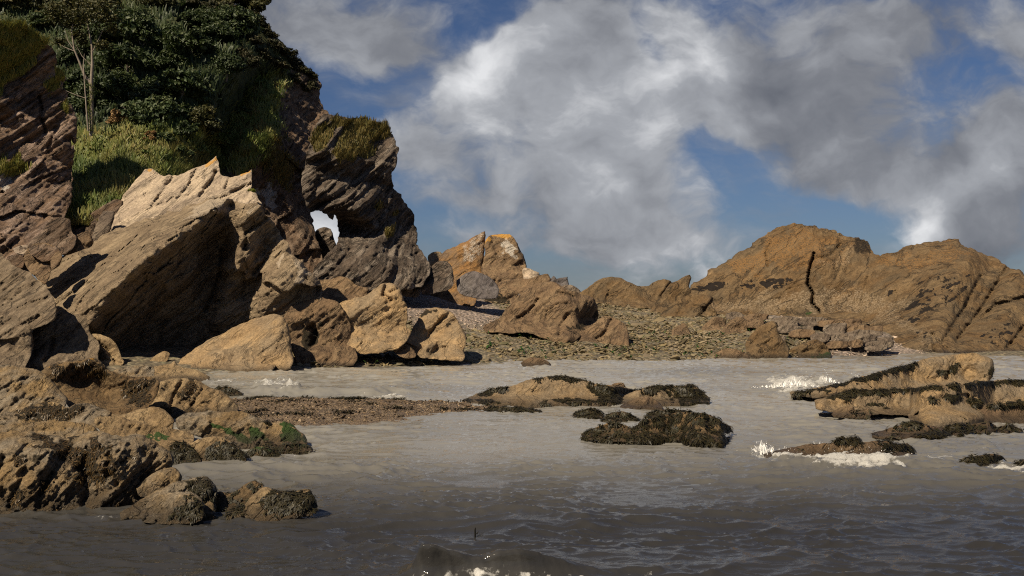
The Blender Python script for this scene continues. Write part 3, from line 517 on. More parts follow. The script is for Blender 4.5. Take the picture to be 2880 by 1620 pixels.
rock('rock_pinnacle', 'yellow-topped blunt rock pinnacle beside the pointed one', 'rock pinnacle', 4, [(815, 440), (832, 330), (828, 240), (880, 192), (960, 180), (1062, 188), (1112, 250), (1150, 340), (1182, 410), (1206, 480), (1165, 585), (1060, 600), (930, 600), (850, 560), (790, 500)], MAT['brown'], Y=110., lean=.3, xlean=.1, strata=1.4, noise=1.1, skirt=40, jag=2, chis=6, marks=[(2, [(820, 250), (880, 185), (1070, 180), (1100, 230), (1000, 215), (900, 225)], 8, 14), (3, [(960, 250), (1060, 230), (1150, 360), (1060, 420), (980, 340)], 14, 26, .6)])
rock('boulder', 'small ochre crest poking out behind the rust-streaked pinnacle', 'rock', 4, [(318, 380), (370, 343), (430, 338), (462, 362), (440, 420), (330, 450)], MAT['tan'], Y=118., strata=1.2, skirt=30)
rock('flat_rock', 'low mauve-grey rock below the yellow-topped pinnacle', 'rock', 4, [(560, 610), (640, 540), (740, 508), (850, 548), (920, 600), (965, 690), (800, 700), (620, 660)], MAT['bluegrey'], Y='beach', lean=.9, strata=.8, skirt=12)
rock('slab_rock', 'brown leaning slab rock under the pinnacles, left of the big dark slab', 'rock slab', 4, [(930, 620), (1010, 590), (1080, 578), (1200, 582), (1290, 550), (1385, 524), (1415, 575), (1405, 625), (1330, 660), (1240, 690), (1000, 680)], MAT['brown'], Y=97., lean=.8, xlean=-.2, strata=1.4, skirt=26, jag=2)
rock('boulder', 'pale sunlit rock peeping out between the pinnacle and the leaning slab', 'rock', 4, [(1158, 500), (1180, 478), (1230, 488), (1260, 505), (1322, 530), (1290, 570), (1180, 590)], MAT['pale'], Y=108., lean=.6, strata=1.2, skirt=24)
rock('rock_stack', 'small blue-grey twin stack of rock on the skyline', 'rock stack', 4, [(1405, 600), (1422, 570), (1442, 553), (1462, 582), (1500, 568), (1562, 560), (1576, 635), (1500, 660), (1440, 650)], MAT['bluegrey'], Y=112., strata=1.4, skirt=30, sm=0, jag=2)
rock('boulder', 'low brown hump of rock right of the blue-grey twin stack', 'rock', 4, [(1490, 650), (1540, 632), (1600, 632), (1690, 690), (1660, 730), (1560, 730)], MAT['grey'], Y=104., lean=.6, strata=1., skirt=24)
rock('slab_rock', 'orange-brown low slab with a jagged end on the pale shingle', 'rock slab', 4, [(335, 735), (430, 660), (490, 630), (560, 608), (640, 622), (700, 632), (786, 614), (772, 690), (742, 792), (660, 812), (480, 792), (380, 772)], MAT['rust'], Y='beach', lean=.8, xlean=-.2, strata=1.3, skirt=8, jag=2)
rock('flat_rock', 'narrow dark slab lying left of the orange-brown low slab', 'rock slab', 4, [(256, 705), (340, 652), (480, 618), (505, 640), (430, 682), (330, 734)], MAT['grey'], Y='beach', lean=.9, strata=1., skirt=6)
rock('boulder', 'black-patched low rock at the left end of the big dark slab', 'rock', 4, [(812, 762), (890, 690), (960, 684), (1050, 678), (1132, 700), (1122, 742), (1030, 806), (900, 792)], MAT['brown'], Y='beach', lean=.6, strata=1., skirt=8, marks=[(0, [(815, 760), (880, 700), (910, 740), (1030, 720), (1030, 800), (900, 790)], 6, 12)])
rock('slab_rock', 'big dark brown leaning slab in the middle of the pebble beach', 'rock slab', 4, [(800, 1000), (880, 960), (960, 930), (1050, 810), (1160, 700), (1230, 655), (1300, 620), (1412, 598), (1500, 648), (1640, 708), (1770, 738), (1832, 810), (1838, 920), (1750, 985), (1630, 1085), (1560, 1125), (1490, 1095), (1380, 1065), (1190, 1005), (1080, 1012), (1010, 1000)],
    MAT['brown'], Y='beach', lean=.75, xlean=-.25, strata=1.2, noise=.7, skirt=8, thick=3, jag=2, edge=.3, ctrl=[[(1100, 800, 0), (1400, 800, 0), (1560, 850, -.5)], [(1740, 760, .3), (1640, 960, .0), (1560, 1120, 0)], [(1800, 900, 2.2), (1720, 980, 2.0)], [(900, 970, 0)]],
    grooves=[([(1300, 760), (1220, 880), (1120, 930)], 5, .5), ([(1560, 900), (1500, 1000), (1490, 1080)], 5, .5), ([(1480, 700), (1620, 740)], 4, .4)], marks=[(0, [(1600, 1010), (1720, 960), (1830, 900), (1740, 990), (1640, 1060)], 10, 20, .7)])
rock('slab_rock', 'ribbed brown rock at the right end of the big dark slab', 'rock', 4, [(1610, 1095), (1690, 1050), (1760, 1000), (1880, 908), (1930, 915), (1995, 930), (2092, 990), (2114, 1080), (2112, 1170), (1880, 1170), (1690, 1110)], MAT['brown'], Y='beach', lean=.8, xlean=-.2, strata=1., noise=.7, skirt=8, grooves=[([(1950, 950), (1880, 1080), (1820, 1110)], 5, .5), ([(1900, 1100), (1850, 1150)], 4, .4)])
rock('boulder', 'small brown rock at the water edge of the pebble beach', 'rock', 4, [(1140, 1335), (1180, 1295), (1230, 1274), (1330, 1280), (1390, 1310), (1425, 1345), (1330, 1355)], MAT['brown'], strata=.6, skirt=6)
# ------------------------------------------------------------------ the brown hills at the right
rock('slab_hill', 'low rounded brown rock ridge left of the great brown hill', 'rock ridge', 5, [(40, 510), (70, 488), (110, 460), (150, 425), (190, 405), (230, 400), (285, 404), (350, 430), (400, 458), (450, 450), (520, 415), (590, 420), (570, 490), (520, 560), (480, 592), (300, 585), (160, 545)], MAT['hill'], Y=93., lean=1.0, xlean=-.2, strata=.8, noise=.6, facet=.35, skirt=10, thick=5, grooves=[([(230, 480), (210, 540)], 4, .5), ([(580, 430), (480, 580)], 4, .6)])
rock('slab_hill', 'sharp tilted brown slab pointing up left of the great brown hill', 'rock slab', 5, [(460, 595), (520, 510), (575, 435), (640, 405), (684, 388), (692, 405), (680, 450), (695, 480), (640, 540), (520, 612)], MAT['hill'], Y=88., lean=1.0, xlean=-.3, strata=.8, noise=.5, facet=.35, skirt=10, sm=0)
rock('slab_hill', 'great brown rock hill with a long dark crack, largest at the right', 'rock hill', 5, [(640, 560), (690, 445), (760, 395), (830, 345), (900, 300), (990, 245), (1070, 192), (1130, 150), (1190, 112), (1230, 98), (1275, 94), (1340, 104), (1400, 112), (1440, 122), (1520, 150), (1600, 178), (1640, 182), (1690, 188), (1712, 230), (1722, 268), (1765, 282), (1860, 240), (1950, 215), (2050, 200), (2110, 198), (2180, 188), (2240, 225), (2320, 255), (2400, 290), (2440, 310), (2480, 340), (2540, 360), (2580, 385), (2760, 420), (2760, 850), (2420, 850), (2200, 850), (2060, 848), (1960, 840), (1830, 795), (1760, 730), (1690, 650), (1560, 640), (1200, 625), (1080, 625), (850, 640), (700, 620)],
    MAT['hill'], Y=76., lean=1.15, xlean=-.12, strata=.55, noise=.22, facet=.13, sf=3., micro=.65, jag=3, skirt=12, thick=8, edge=.1, bulge=.5, chis=2, sm=0, hi=.8,
    ctrl=[[(640, 560, 6), (900, 300, 5), (690, 445, 6)], [(850, 640, 4), (1200, 625, 2.0), (1690, 650, -1)], [(1830, 795, -5), (2060, 848, -7), (2400, 850, -6.5), (2760, 850, -4)], [(1275, 94, 3), (1690, 188, 2), (1722, 268, 1), (2180, 188, 0), (2580, 385, 0)], [(1380, 280, 0), (1370, 420, 0)], [(2270, 300, -3.5), (2200, 500, -5.5), (2100, 700, -7.2)], [(2440, 420, -1.5), (2330, 560, -4), (2200, 740, -5.6)]],
    grooves=[([(1388, 268), (1366, 350), (1352, 400), (1352, 440), (1384, 500), (1380, 550), (1420, 600)], 4, 1.6), ([(1140, 200), (1115, 270), (1125, 340)], 3, .5), ([(1240, 290), (1245, 380)], 3, .3), ([(1690, 400), (1650, 560), (1680, 640)], 3, .35), ([(1850, 480), (1850, 560), (1890, 640)], 3, .4), ([(1540, 220), (1480, 280), (1390, 300)], 5, .5),
             ([(2480, 350), (2400, 480), (2330, 590), (2200, 760)], 7, .9), ([(2576, 520), (2420, 560), (2330, 640)], 7, .9), ([(2576, 680), (2520, 760), (2480, 800)], 6, .8), ([(2060, 730), (2070, 790), (2060, 840)], 5, .6), ([(2330, 400), (2250, 560), (2120, 760)], 6, .6)],
    marks=dashes(5, [(700, 470), (760, 440), (900, 425), (950, 430), (930, 460), (800, 475), (740, 485)], 34, 13, 5, 4, 1) + dashes(5, [(940, 460), (1000, 430), (1050, 420), (1050, 460), (960, 475)], 18, 10, 5, 12, 2) + dashes(5, [(1080, 430), (1160, 410), (1260, 402), (1250, 440), (1190, 470), (1100, 460)], 34, 12, 6, 8, 3)
        + dashes(5, [(1900, 600), (2000, 470), (2150, 400), (2270, 380), (2240, 470), (2150, 560), (2060, 640), (1960, 690)], 95, 12, 4, 30, 4) + dashes(5, [(1950, 420), (2120, 380), (2130, 410), (1980, 440)], 16, 8, 2.5, 25, 5) + dashes(5, [(1900, 720), (2020, 690), (2040, 750), (1960, 760)], 14, 8, 4, 10, 6) + dashes(5, [(2290, 740), (2520, 640), (2500, 790), (2300, 810)], 34, 9, 5, 20, 7) + dashes(5, [(1780, 520), (1850, 460), (1860, 490)], 4, 10, 5, 40, 8)
        + [(2, [(880, 310), (1190, 112), (1275, 94), (1600, 178), (1560, 300), (1380, 420), (1000, 420)], 40, 70, .47), (2, [(1760, 285), (2050, 200), (2180, 190), (2240, 300), (2000, 380)], 30, 60, .44), (0, [(1620, 280), (1625, 190), (1700, 190), (1715, 265)], 4, 14, .5), (1, [(1300, 610), (1340, 595), (1380, 600), (1370, 620)], 4, 10, .6), (3, [(700, 640), (760, 520), (1300, 470), (1700, 430), (1900, 560), (2100, 740), (2060, 850), (1700, 640)], 30, 60, .44), (3, [(1400, 340), (1620, 230), (1620, 270), (1560, 330), (1420, 380)], 8, 30, .4)])
rock('slab_hill', 'low brown slab at the left foot of the great brown hill', 'rock slab', 5, [(500, 630), (590, 545), (640, 515), (705, 490), (825, 508), (800, 560), (838, 592), (830, 625), (740, 680), (620, 655)], MAT['hill'], Y=79., lean=1., xlean=-.2, strata=1., noise=.7, facet=.35, skirt=10, grooves=[([(820, 520), (760, 600), (700, 650)], 4, .5)])
rock('wedge_rock', 'tiny pointed wedge of brown rock standing in the pebbles', 'rock', 5, [(566, 712), (640, 658), (662, 662), (695, 725), (640, 734)], MAT['brown'], Y='beach', lean=.7, strata=.8, skirt=6)
rock('slab_rock', 'brown slab nearest the foot of the hill, left of the flat ledges', 'rock slab', 5, [(745, 695), (790, 650), (830, 618), (895, 638), (880, 680), (840, 705), (780, 705)], MAT['brown'], Y='beach', lean=.8, strata=1., skirt=6)
rock('slab_rock', 'brown leaning rock between slab and flat ledges below the hill', 'rock', 5, [(845, 725), (880, 670), (920, 640), (965, 620), (1035, 660), (1010, 700), (890, 728)], MAT['brown'], Y='beach', lean=.7, strata=1.2, skirt=6)
rock('boulder', 'dark brown boulder above the leaning rock at the left end of the ledges', 'boulder', 5, [(880, 610), (930, 595), (970, 600), (1000, 625), (960, 645), (900, 635)], MAT['grey'], Y='beach', lean=.5, strata=1.2, skirt=6)
rock('outcrop', 'broad tan outcrop with a sloping left side at the water edge of the beach', 'outcrop', 5, [(995, 770), (1060, 692), (1100, 668), (1140, 648), (1180, 662), (1178, 700), (1195, 735), (1240, 780), (1250, 830), (1200, 872), (1140, 874), (1010, 840)], MAT['hill'], Y='beach', lean=.65, xlean=-.1, strata=1.2, noise=1.2, facet=1., skirt=6)
rock('outcrop', 'knobbly tan rock right of the broad outcrop at the water edge', 'outcrop', 5, [(1230, 830), (1270, 800), (1330, 770), (1400, 752), (1440, 768), (1462, 800), (1495, 845), (1390, 872), (1240, 872)], MAT['hill'], Y='beach', lean=.6, strata=1., noise=1.2, skirt=6, marks=[(1, [(1370, 850), (1480, 830), (1500, 870), (1380, 875)], 4, 10)])
rock('outcrop', 'low brown rock left of the broad tan outcrop, half among pebbles', 'outcrop', 5, [(812, 862), (830, 830), (880, 800), (985, 818), (1020, 845), (1030, 872), (860, 874)], MAT['brown'], Y='beach', lean=.6, strata=1., noise=1.2, skirt=6)
_w = ['long thin', 'broad', 'thick', 'wedge-shaped', 'narrow', 'rounded', 'blocky', 'wide low', 'short', 'split', 'leaning', 'dark flat', 'stubby', 'long low', 'square-ended', 'humped', 'slim', 'tapering', 'worn', 'chipped', 'small pale', 'curved']
_led = [(1050, 627, 140, 30), (1220, 635, 120, 24), (1370, 645, 140, 40), (1545, 656, 190, 36), (1245, 662, 110, 24), (1230, 690, 140, 30), (1320, 715, 110, 30), (1505, 690, 115, 66), (1420, 740, 100, 32), (1640, 692, 120, 36), (1550, 738, 130, 34), (1670, 716, 150, 30), (1740, 690, 60, 22), (1660, 745, 120, 34), (1755, 775, 130, 30), (1622, 770, 64, 36), (1780, 752, 100, 22), (1745, 795, 100, 20), (1520, 775, 110, 26), (1200, 745, 60, 34), (1350, 690, 70, 20), (1060, 660, 90, 30)]
_where = ['topmost on the ledges, left end', 'under the hill foot, upper ledge row', 'below the long crack of the hill', 'right of the crack foot, upper ledge row', 'just under the upper ledge row', 'beside the top of the broad tan outcrop', 'in the middle of the ledges', 'standing upright among the ledges', 'below the middle of the ledges', 'right part of the ledges, upper row', 'under the upright stone of the ledges', 'right part of the ledges, second row', 'at the right upper corner of the ledges', 'right part of the ledges, third row', 'at the right end of the ledges, near the shingle', 'pale among dark slabs at the ledge front', 'at the right end, under the corner slab', 'lowest at the right end by the shingle', 'lowest in the ledge middle by the shingle', 'in the notch right of the broad outcrop', 'between the two thick middle slabs', 'at the left end beside the leaning rock']
for _i, (cx_, cy_, w_, h_) in enumerate(_led):
    a_ = np.linspace(0, 2 * math.pi, 11)[:-1]; rr = RNG.uniform(.72, 1.2, 10)
    rock('ledge_slab', f'{_w[_i]} slab of layered rock {_where[_i]}', 'rock slab', 5, [(cx_ + math.cos(q) * w_ * .66 * k_, cy_ + math.copysign(abs(math.sin(q)) ** 1.2, math.sin(q)) * h_ * .62 * k_ - math.cos(q) * h_ * .12) for q, k_ in zip(a_, rr)],
         MAT['tan' if _i in (15,) else 'grey'] if _i % 3 else MAT['brown'], Y=71.8 - 6.5 * (580 + (cy_ + h_ / 2) / 2.0125 - 895) / 85., lean=.5, strata=2., chis=3, noise=.6, skirt=9, thick=1., group='slabs on the ledges', step=2.6)
# ------------------------------------------------------------------ islands in the water
rock('island_rock', 'long golden island rock with a humped right end and a weed fringe', 'island', 8, [(660, 282), (790, 262), (900, 240), (1010, 215), (1120, 188), (1220, 160), (1310, 130), (1400, 108), (1480, 92), (1540, 70), (1590, 52), (1700, 40), (1790, 36), (1860, 28), (1950, 48), (1975, 70), (1986, 110), (1972, 180), (1850, 215), (1500, 250), (1200, 280), (900, 290)], MAT['isle'], facet=.4, lean=.6, xlean=-.05, strata=.7, noise=.7, skirt=15, edge=.3, thick=1.6,
    marks=[(0, [(660, 285), (900, 235), (1120, 180), (1310, 125), (1430, 90), (1500, 85), (1450, 125), (1340, 155), (1200, 200), (1000, 245), (800, 285)], 4, 12), (0, [(1690, 120), (1720, 95), (1760, 100), (1740, 140), (1700, 150)], 4, 14), (0, [(1590, 150), (1640, 130), (1700, 145), (1640, 165)], 3, 10), (0, [(1880, 200), (1985, 175), (1990, 100), (1900, 180)], 3, 12, .5)], fronds=2600, grooves=[([(1690, 160), (1680, 190)], 5, .3)])
ISLE = rock('island_rock', 'broad golden island slab in front of the humped one, banded with weed', 'island', 8, [(820, 312), (905, 302), (1000, 255), (1200, 242), (1400, 238), (1500, 226), (1650, 215), (1800, 200), (2010, 184), (2174, 180), (2480, 175), (2480, 350), (2174, 360), (1980, 380), (1850, 430), (1600, 440), (1450, 420), (1520, 360), (1330, 352), (1120, 346)], MAT['isle'], facet=.4, lean=.75, strata=.8, noise=.7, skirt=28, edge=.25, thick=1.6,
    marks=[(0, [(880, 305), (980, 258), (1200, 238), (1480, 222), (1900, 190), (2174, 178), (2174, 200), (1900, 215), (1650, 245), (1300, 268), (1000, 290)], 3, 12), (0, [(1560, 290), (1700, 270), (1830, 280), (1800, 300), (1600, 310)], 3, 16), (0, [(1950, 350), (2174, 315), (2300, 320), (2174, 345), (1980, 372)], 4, 12), (0, [(1120, 345), (1250, 325), (1350, 335), (1300, 352)], 3, 10)], fronds=3200)
ISLE['o'].location.z -= .08
rock('island_rock', 'brown-gold block at the near end of the golden island', 'rock', 8, [(1415, 436), (1510, 372), (1570, 340), (1620, 312), (1740, 300), (1850, 302), (1916, 332), (1900, 372), (1812, 410), (1788, 440), (1772, 474), (1600, 470)], MAT['isle'], facet=.4, tail=False, lean=.7, xlean=-.1, strata=.7, noise=.8, skirt=15,
    marks=[(0, [(1590, 330), (1680, 300), (1850, 295), (1920, 330), (1860, 360), (1780, 340), (1700, 350)], 5, 18), (0, [(1850, 310), (1920, 320), (1910, 370), (1840, 360)], 4, 8)], fronds=1200)
rock('island_rock', 'dark brown block at the picture edge next to the golden island', 'rock', 8, [(1800, 462), (1830, 425), (1870, 392), (1985, 358), (2080, 348), (2174, 342), (2480, 330), (2480, 470), (2174, 472), (1950, 470)], MAT['brown'], tail=False, lean=.7, strata=.7, noise=.8, skirt=15, marks=[(0, [(1960, 370), (2174, 330), (2300, 330), (2174, 360)], 4, 12)], fronds=700)
rock('skerry', 'small pointed brown skerry in front of the golden island', 'skerry', 8, [(940, 416), (975, 390), (1012, 370), (1090, 368), (1096, 400), (1062, 424)], MAT['brown'], Y=27.2, lean=.6, strata=1., skirt=12)
rock('skerry', 'small low brown skerry right beside the pointed one', 'skerry', 8, [(1050, 424), (1085, 405), (1125, 394), (1192, 380), (1212, 418), (1130, 426)], MAT['brown'], Y=27.2, lean=.6, strata=1., skirt=12, weed=.35, fronds=120)
rock('skerry', 'long low weedy skerry below the golden island', 'skerry', 8, [(1180, 545), (1290, 515), (1360, 492), (1425, 474), (1460, 466), (1510, 472), (1535, 490), (1640, 502), (1705, 545), (1520, 566), (1320, 556)], MAT['brown'], lean=.7, strata=.6, noise=1., skirt=12, weed=.4, marks=[(0, [(1400, 490), (1440, 465), (1520, 470), (1520, 495)], 4, 10), (0, [(1480, 560), (1600, 530), (1720, 545), (1600, 570)], 4, 10)], fronds=1400)
rock('skerry', 'dark weed-covered skerry right of the long low one', 'skerry', 8, [(1630, 508), (1700, 490), (1770, 484), (1825, 480), (1856, 510), (1780, 545), (1700, 538)], MAT['brown'], lean=.6, noise=1., skirt=12, weed=.75, fronds=900)
rock('skerry', 'grey-brown knobbly skerry between two weedy ones at the right', 'skerry', 8, [(1820, 490), (1900, 470), (1960, 472), (2004, 492), (1994, 524), (1850, 520)], MAT['brown'], lean=.6, noise=1., skirt=12, weed=.35, fronds=200)
rock('skerry', 'small dark skerry at the right end of the weedy row', 'skerry', 8, [(2000, 508), (2030, 494), (2075, 484), (2120, 496), (2172, 518), (2020, 530)], MAT['brown'], lean=.6, noise=1., skirt=12, weed=.5, fronds=250)
rock('skerry', 'long brown skerry with foam breaking along its near side', 'skerry', 8, [(500, 675), (570, 655), (640, 640), (740, 618), (835, 604), (865, 610), (960, 602), (980, 578), (1010, 567), (1060, 574), (1112, 564), (1142, 602), (1200, 592), (1255, 584), (1325, 590), (1352, 612), (1425, 598), (1460, 625), (1484, 660), (1400, 680), (1200, 700), (900, 705), (700, 690)], MAT['brown'], lean=.8, strata=.6, noise=1., skirt=15, weed=.3, marks=[(0, [(970, 590), (1010, 560), (1120, 560), (1140, 605), (1000, 605)], 4, 8), (0, [(1250, 590), (1330, 585), (1480, 620), (1480, 660), (1300, 640)], 6, 18)], fronds=1600, fl=.085, fw=.022)
rock('skerry', 'small dark weed-draped rock in the foam at the right edge', 'skerry', 8, [(1750, 735), (1775, 705), (1805, 690), (1900, 676), (2010, 668), (2062, 706), (2010, 745), (1830, 752)], MAT['foredark'], lean=.6, noise=.8, skirt=15, weed=.95, fronds=1500, fl=.085, fw=.022)
rock('skerry', 'weedy rock cut by the right picture edge, beside the foam', 'skerry', 8, [(2090, 745), (2130, 718), (2176, 704), (2260, 710), (2280, 760), (2150, 765)], MAT['foredark'], lean=.6, noise=.8, skirt=15, weed=.9, fronds=600, fl=.085, fw=.022)
rock('island_rock', 'broad tan whaleback rock in mid-water with weed along its crest', 'island', 7, [(755, 336), (800, 312), (860, 290), (940, 262), (1010, 252), (1080, 236), (1190, 196), (1250, 186), (1330, 180), (1420, 172), (1520, 190), (1560, 205), (1610, 222), (1700, 228), (1740, 240), (1830, 255), (1892, 265), (1905, 300), (1820, 335), (1740, 355), (1600, 356), (1300, 356), (1000, 352), (850, 342)], MAT['isle'], facet=.4, lean=.65, strata=.6, noise=.7, skirt=15, edge=.35, thick=1.8,
    marks=[(0, [(1230, 190), (1330, 172), (1430, 165), (1530, 185), (1620, 215), (1600, 245), (1560, 215), (1430, 198), (1300, 196)], 4, 10), (0, [(1560, 215), (1700, 222), (1890, 262), (1910, 300), (1760, 350), (1620, 352), (1640, 300), (1590, 250)], 6, 18), (0, [(870, 290), (940, 258), (1070, 235), (1040, 265), (940, 300), (880, 300)], 3, 8), (0, [(1290, 350), (1450, 325), (1620, 335), (1620, 356), (1300, 358)], 0, 20), (0, [(780, 335), (900, 325), (1000, 345)], 0, 10)], fronds=3600, fl=.09)
rock('boulder', 'small square brown rock behind the weedy end of the whaleback', 'rock', 7, [(1705, 262), (1730, 222), (1795, 216), (1814, 250), (1790, 275)], MAT['brown'], Y=36.5, skirt=10)
rock('island_rock', 'tan and weed-hung rock right of the whaleback', 'island', 7, [(1735, 352), (1770, 318), (1800, 300), (1860, 275), (1920, 254), (2000, 234), (2080, 240), (2174, 244), (2225, 228), (2260, 235), (2292, 262), (2330, 295), (2352, 322), (2342, 346), (2200, 356), (2050, 358), (1900, 358)], MAT['isle'], facet=.4, lean=.6, strata=.6, noise=.8, skirt=15,
    marks=[(0, [(1900, 260), (2000, 228), (2174, 238), (2174, 265), (2050, 262), (1960, 278)], 4, 12), (0, [(2100, 270), (2220, 222), (2300, 260), (2360, 325), (2340, 352), (2150, 356)], 8, 26)], fronds=2800, fl=.09)
rock('skerry', 'low reddish brown rock at the near foot of the weed-hung rock', 'rock', 7, [(1760, 374), (1820, 342), (1882, 312), (1962, 304), (2024, 340), (2056, 380), (1900, 380)], MAT['brown'], lean=.6, noise=.8, skirt=15)
rock('skerry', 'small weed-covered hump, leftmost of the black row in mid-water', 'skerry', 7, [(1470, 428), (1500, 405), (1532, 388), (1590, 382), (1632, 386), (1684, 434), (1560, 440)], MAT['foredark'], lean=.6, noise=.8, skirt=12, weed=.9, fronds=1100, fl=.09)
rock('skerry', 'small weed hump with a bare grey side beside the leftmost one', 'skerry', 7, [(1650, 455), (1690, 425), (1722, 408), (1802, 398), (1852, 430), (1900, 455), (1740, 460)], MAT['foredark'], lean=.6, noise=.8, skirt=12, weed=.7, fronds=800, fl=.09)
rock('skerry', 'small weed-covered hump behind the largest black weed mound', 'skerry', 7, [(1920, 434), (1975, 408), (2032, 388), (2100, 388), (2174, 394), (2245, 402), (2190, 436), (2000, 440)], MAT['foredark'], lean=.6, noise=.8, skirt=15, weed=.9, fronds=1000, fl=.09)
rock('weed_mound', 'largest black weed-covered mound in mid-water', 'skerry', 7, [(1515, 552), (1580, 520), (1655, 490), (1700, 474), (1745, 467), (1812, 495), (1850, 512), (1900, 470), (1960, 452), (2020, 434), (2100, 414), (2174, 404), (2290, 410), (2350, 424), (2392, 442), (2432, 482), (2492, 502), (2434, 520), (2445, 562), (2475, 586), (2240, 592), (2150, 556), (1960, 570), (1800, 572)], MAT['foredark'], lean=.6, noise=1., skirt=15, weed=.97, fronds=7500, fl=.085, fw=.022)
rock('wrack_heap', 'flat heap of dark weed at the tip of the shingle bar', 'seaweed', 7, [(900, 388), (930, 374), (965, 368), (1060, 376), (1120, 370), (1200, 382), (1300, 398), (1100, 402), (940, 400)], MAT['foredark'], lean=.9, noise=.8, skirt=4, weed=.95, fronds=1100, fl=.09)
# ------------------------------------------------------------------ foreground ledges at the left
FR = dict(strata=1.9, sf=.8, noise=1.1, hi=1.5, micro=1.7, skirt=22, edge=.4, chis=2, facet=.55)
rock('shore_rock', 'flat pale shelf of rock behind the foreground ledges, reaching the surf', 'rock shelf', 6, [(700, 150), (900, 115), (1000, 108), (1080, 100), (1112, 76), (1136, 112), (1220, 130), (1310, 162), (1350, 185), (1240, 200), (1000, 200), (800, 230)], MAT['forepale'], Y=41., lean=1.4, noise=.8, strata=.8, skirt=20)
rock('shore_rock', 'pale rock sheet sloping from the left picture edge behind the brown hollow', 'rock', 6, [(-260, 110), (0, 106), (70, 104), (180, 122), (260, 150), (330, 200), (360, 240), (420, 300), (440, 330), (340, 350), (0, 400), (-260, 400)], MAT['fore'], Y=24.5, lean=.9, **FR)
rock('shore_rock', 'dark brown hollowed rock with a raised golden rim, highest of the foreground', 'rock', 6, [(255, 150), (290, 118), (345, 96), (450, 84), (530, 72), (600, 54), (640, 84), (668, 120), (720, 150), (850, 185), (960, 180), (1025, 212), (990, 290), (935, 365), (880, 410), (700, 410), (560, 390), (440, 350), (385, 270), (310, 195)], MAT['foredark'], Y=26.5, lean=.5, ctrl=[[(300, 120, -.5), (450, 90, -.6), (600, 60, -.6), (720, 155, -.5), (900, 190, -.3)], [(480, 220, .45), (640, 230, .5), (700, 320, .3)], [(440, 340, -.7), (700, 400, -.8), (930, 370, -.6)]], **FR,
    marks=[(0, [(330, 110), (600, 70), (650, 110), (710, 170), (600, 190), (430, 150), (330, 170)], 8, 24, .9), (0, [(820, 190), (1000, 200), (960, 300), (880, 380), (790, 300)], 8, 28, .8), (2, [(290, 118), (450, 86), (600, 56), (625, 70), (450, 104), (330, 130)], 4, 6, .6)], fronds=900, fl=.085, fw=.022, fcol=MAT['dryweed'])
rock('shore_rock', 'square tan block on the right rim of the brown hollow', 'rock', 6, [(715, 140), (760, 125), (860, 110), (972, 108), (985, 140), (982, 190), (850, 195), (750, 170)], MAT['fore'], Y=29., lean=.6, strata=1.2, noise=.8, skirt=14)
rock('shore_rock', 'smooth grey-tan rock hump sloping right to the shingle bar', 'rock', 6, [(925, 385), (960, 300), (1005, 215), (1090, 190), (1210, 186), (1270, 205), (1320, 245), (1405, 262), (1465, 312), (1530, 395), (1400, 430), (1200, 430), (1100, 450), (1030, 410)], MAT['forepale'], Y=28., lean=.7, **FR, marks=[(0, [(1180, 250), (1220, 190), (1260, 215), (1230, 280), (1180, 340), (1150, 300)], 6, 18, .8), (0, [(1130, 400), (1300, 380), (1280, 420), (1130, 430)], 5, 14, .7)], grooves=[([(1160, 210), (1100, 320), (1080, 420)], 6, .25), ([(1290, 260), (1220, 360)], 5, .2)], fronds=300, fl=.085, fw=.022, fcol=MAT['dryweed'])
rock('skerry', 'weedy low rock awash in the surf behind the grey-tan hump', 'skerry', 6, [(1370, 262), (1400, 245), (1450, 238), (1505, 260), (1560, 294), (1440, 298)], MAT['foredark'], lean=.7, noise=.8, skirt=12, weed=.8, fronds=500, fl=.09)
rock('shore_rock', 'golden striped ledge running from the picture edge below the hollow', 'ledge', 6, [(-260, 430), (0, 420), (150, 380), (240, 352), (305, 333), (362, 342), (425, 382), (500, 345), (560, 352), (620, 372), (720, 402), (700, 450), (520, 480), (200, 480), (0, 500), (-260, 520)], MAT['fore'], Y=22., lean=.8, **FR, weed=.3, marks=[(0, [(30, 440), (200, 380), (340, 345), (440, 395), (520, 355), (560, 400), (400, 460), (200, 450)], 6, 26, .85)], fronds=500, fl=.05, fw=.018, fcol=MAT['dryweed'])
rock('shore_rock', 'narrow rounded grey ledge between the hollow and the long pale ledge', 'ledge', 6, [(690, 420), (800, 420), (880, 388), (950, 373), (1032, 378), (1080, 420), (1112, 455), (1105, 500), (950, 490), (760, 460)], MAT['forepale'], Y=22.5, lean=.8, **FR)
rock('shore_rock', 'rounded tan rock ending in green weed at the tip of the ledges', 'rock', 6, [(1100, 460), (1180, 416), (1300, 400), (1440, 405), (1525, 390), (1620, 428), (1700, 470), (1765, 470), (1832, 458), (1870, 490), (1902, 520), (1942, 545), (1966, 606), (1800, 612), (1640, 625), (1500, 600), (1350, 540), (1200, 510)], MAT['fore'], Y=21.9, lean=.7, xlean=.02, **FR, marks=[(1, [(1800, 470), (1880, 500), (1950, 550), (1970, 610), (1780, 610), (1790, 540)], 6, 18), (1, [(1600, 500), (1680, 510), (1710, 580), (1600, 590)], 5, 14), (0, [(1600, 390), (1740, 440), (1700, 450), (1620, 420)], 5, 10), (1, [(1350, 480), (1450, 500), (1560, 560), (1620, 610), (1540, 600)], 4, 10)], fronds=300, fl=.085, fw=.022)
rock('shore_rock', 'long pale smooth ledge across the middle of the foreground rocks', 'ledge', 6, [(590, 450), (650, 430), (720, 428), (810, 448), (900, 470), (1000, 498), (1100, 512), (1182, 522), (1245, 560), (1210, 610), (1120, 620), (1050, 600), (900, 580), (750, 540), (650, 510)], MAT['forepale'], Y=19.8, lean=.9, **FR, marks=[(1, [(930, 545), (1060, 545), (1070, 575), (960, 575)], 4, 12)])
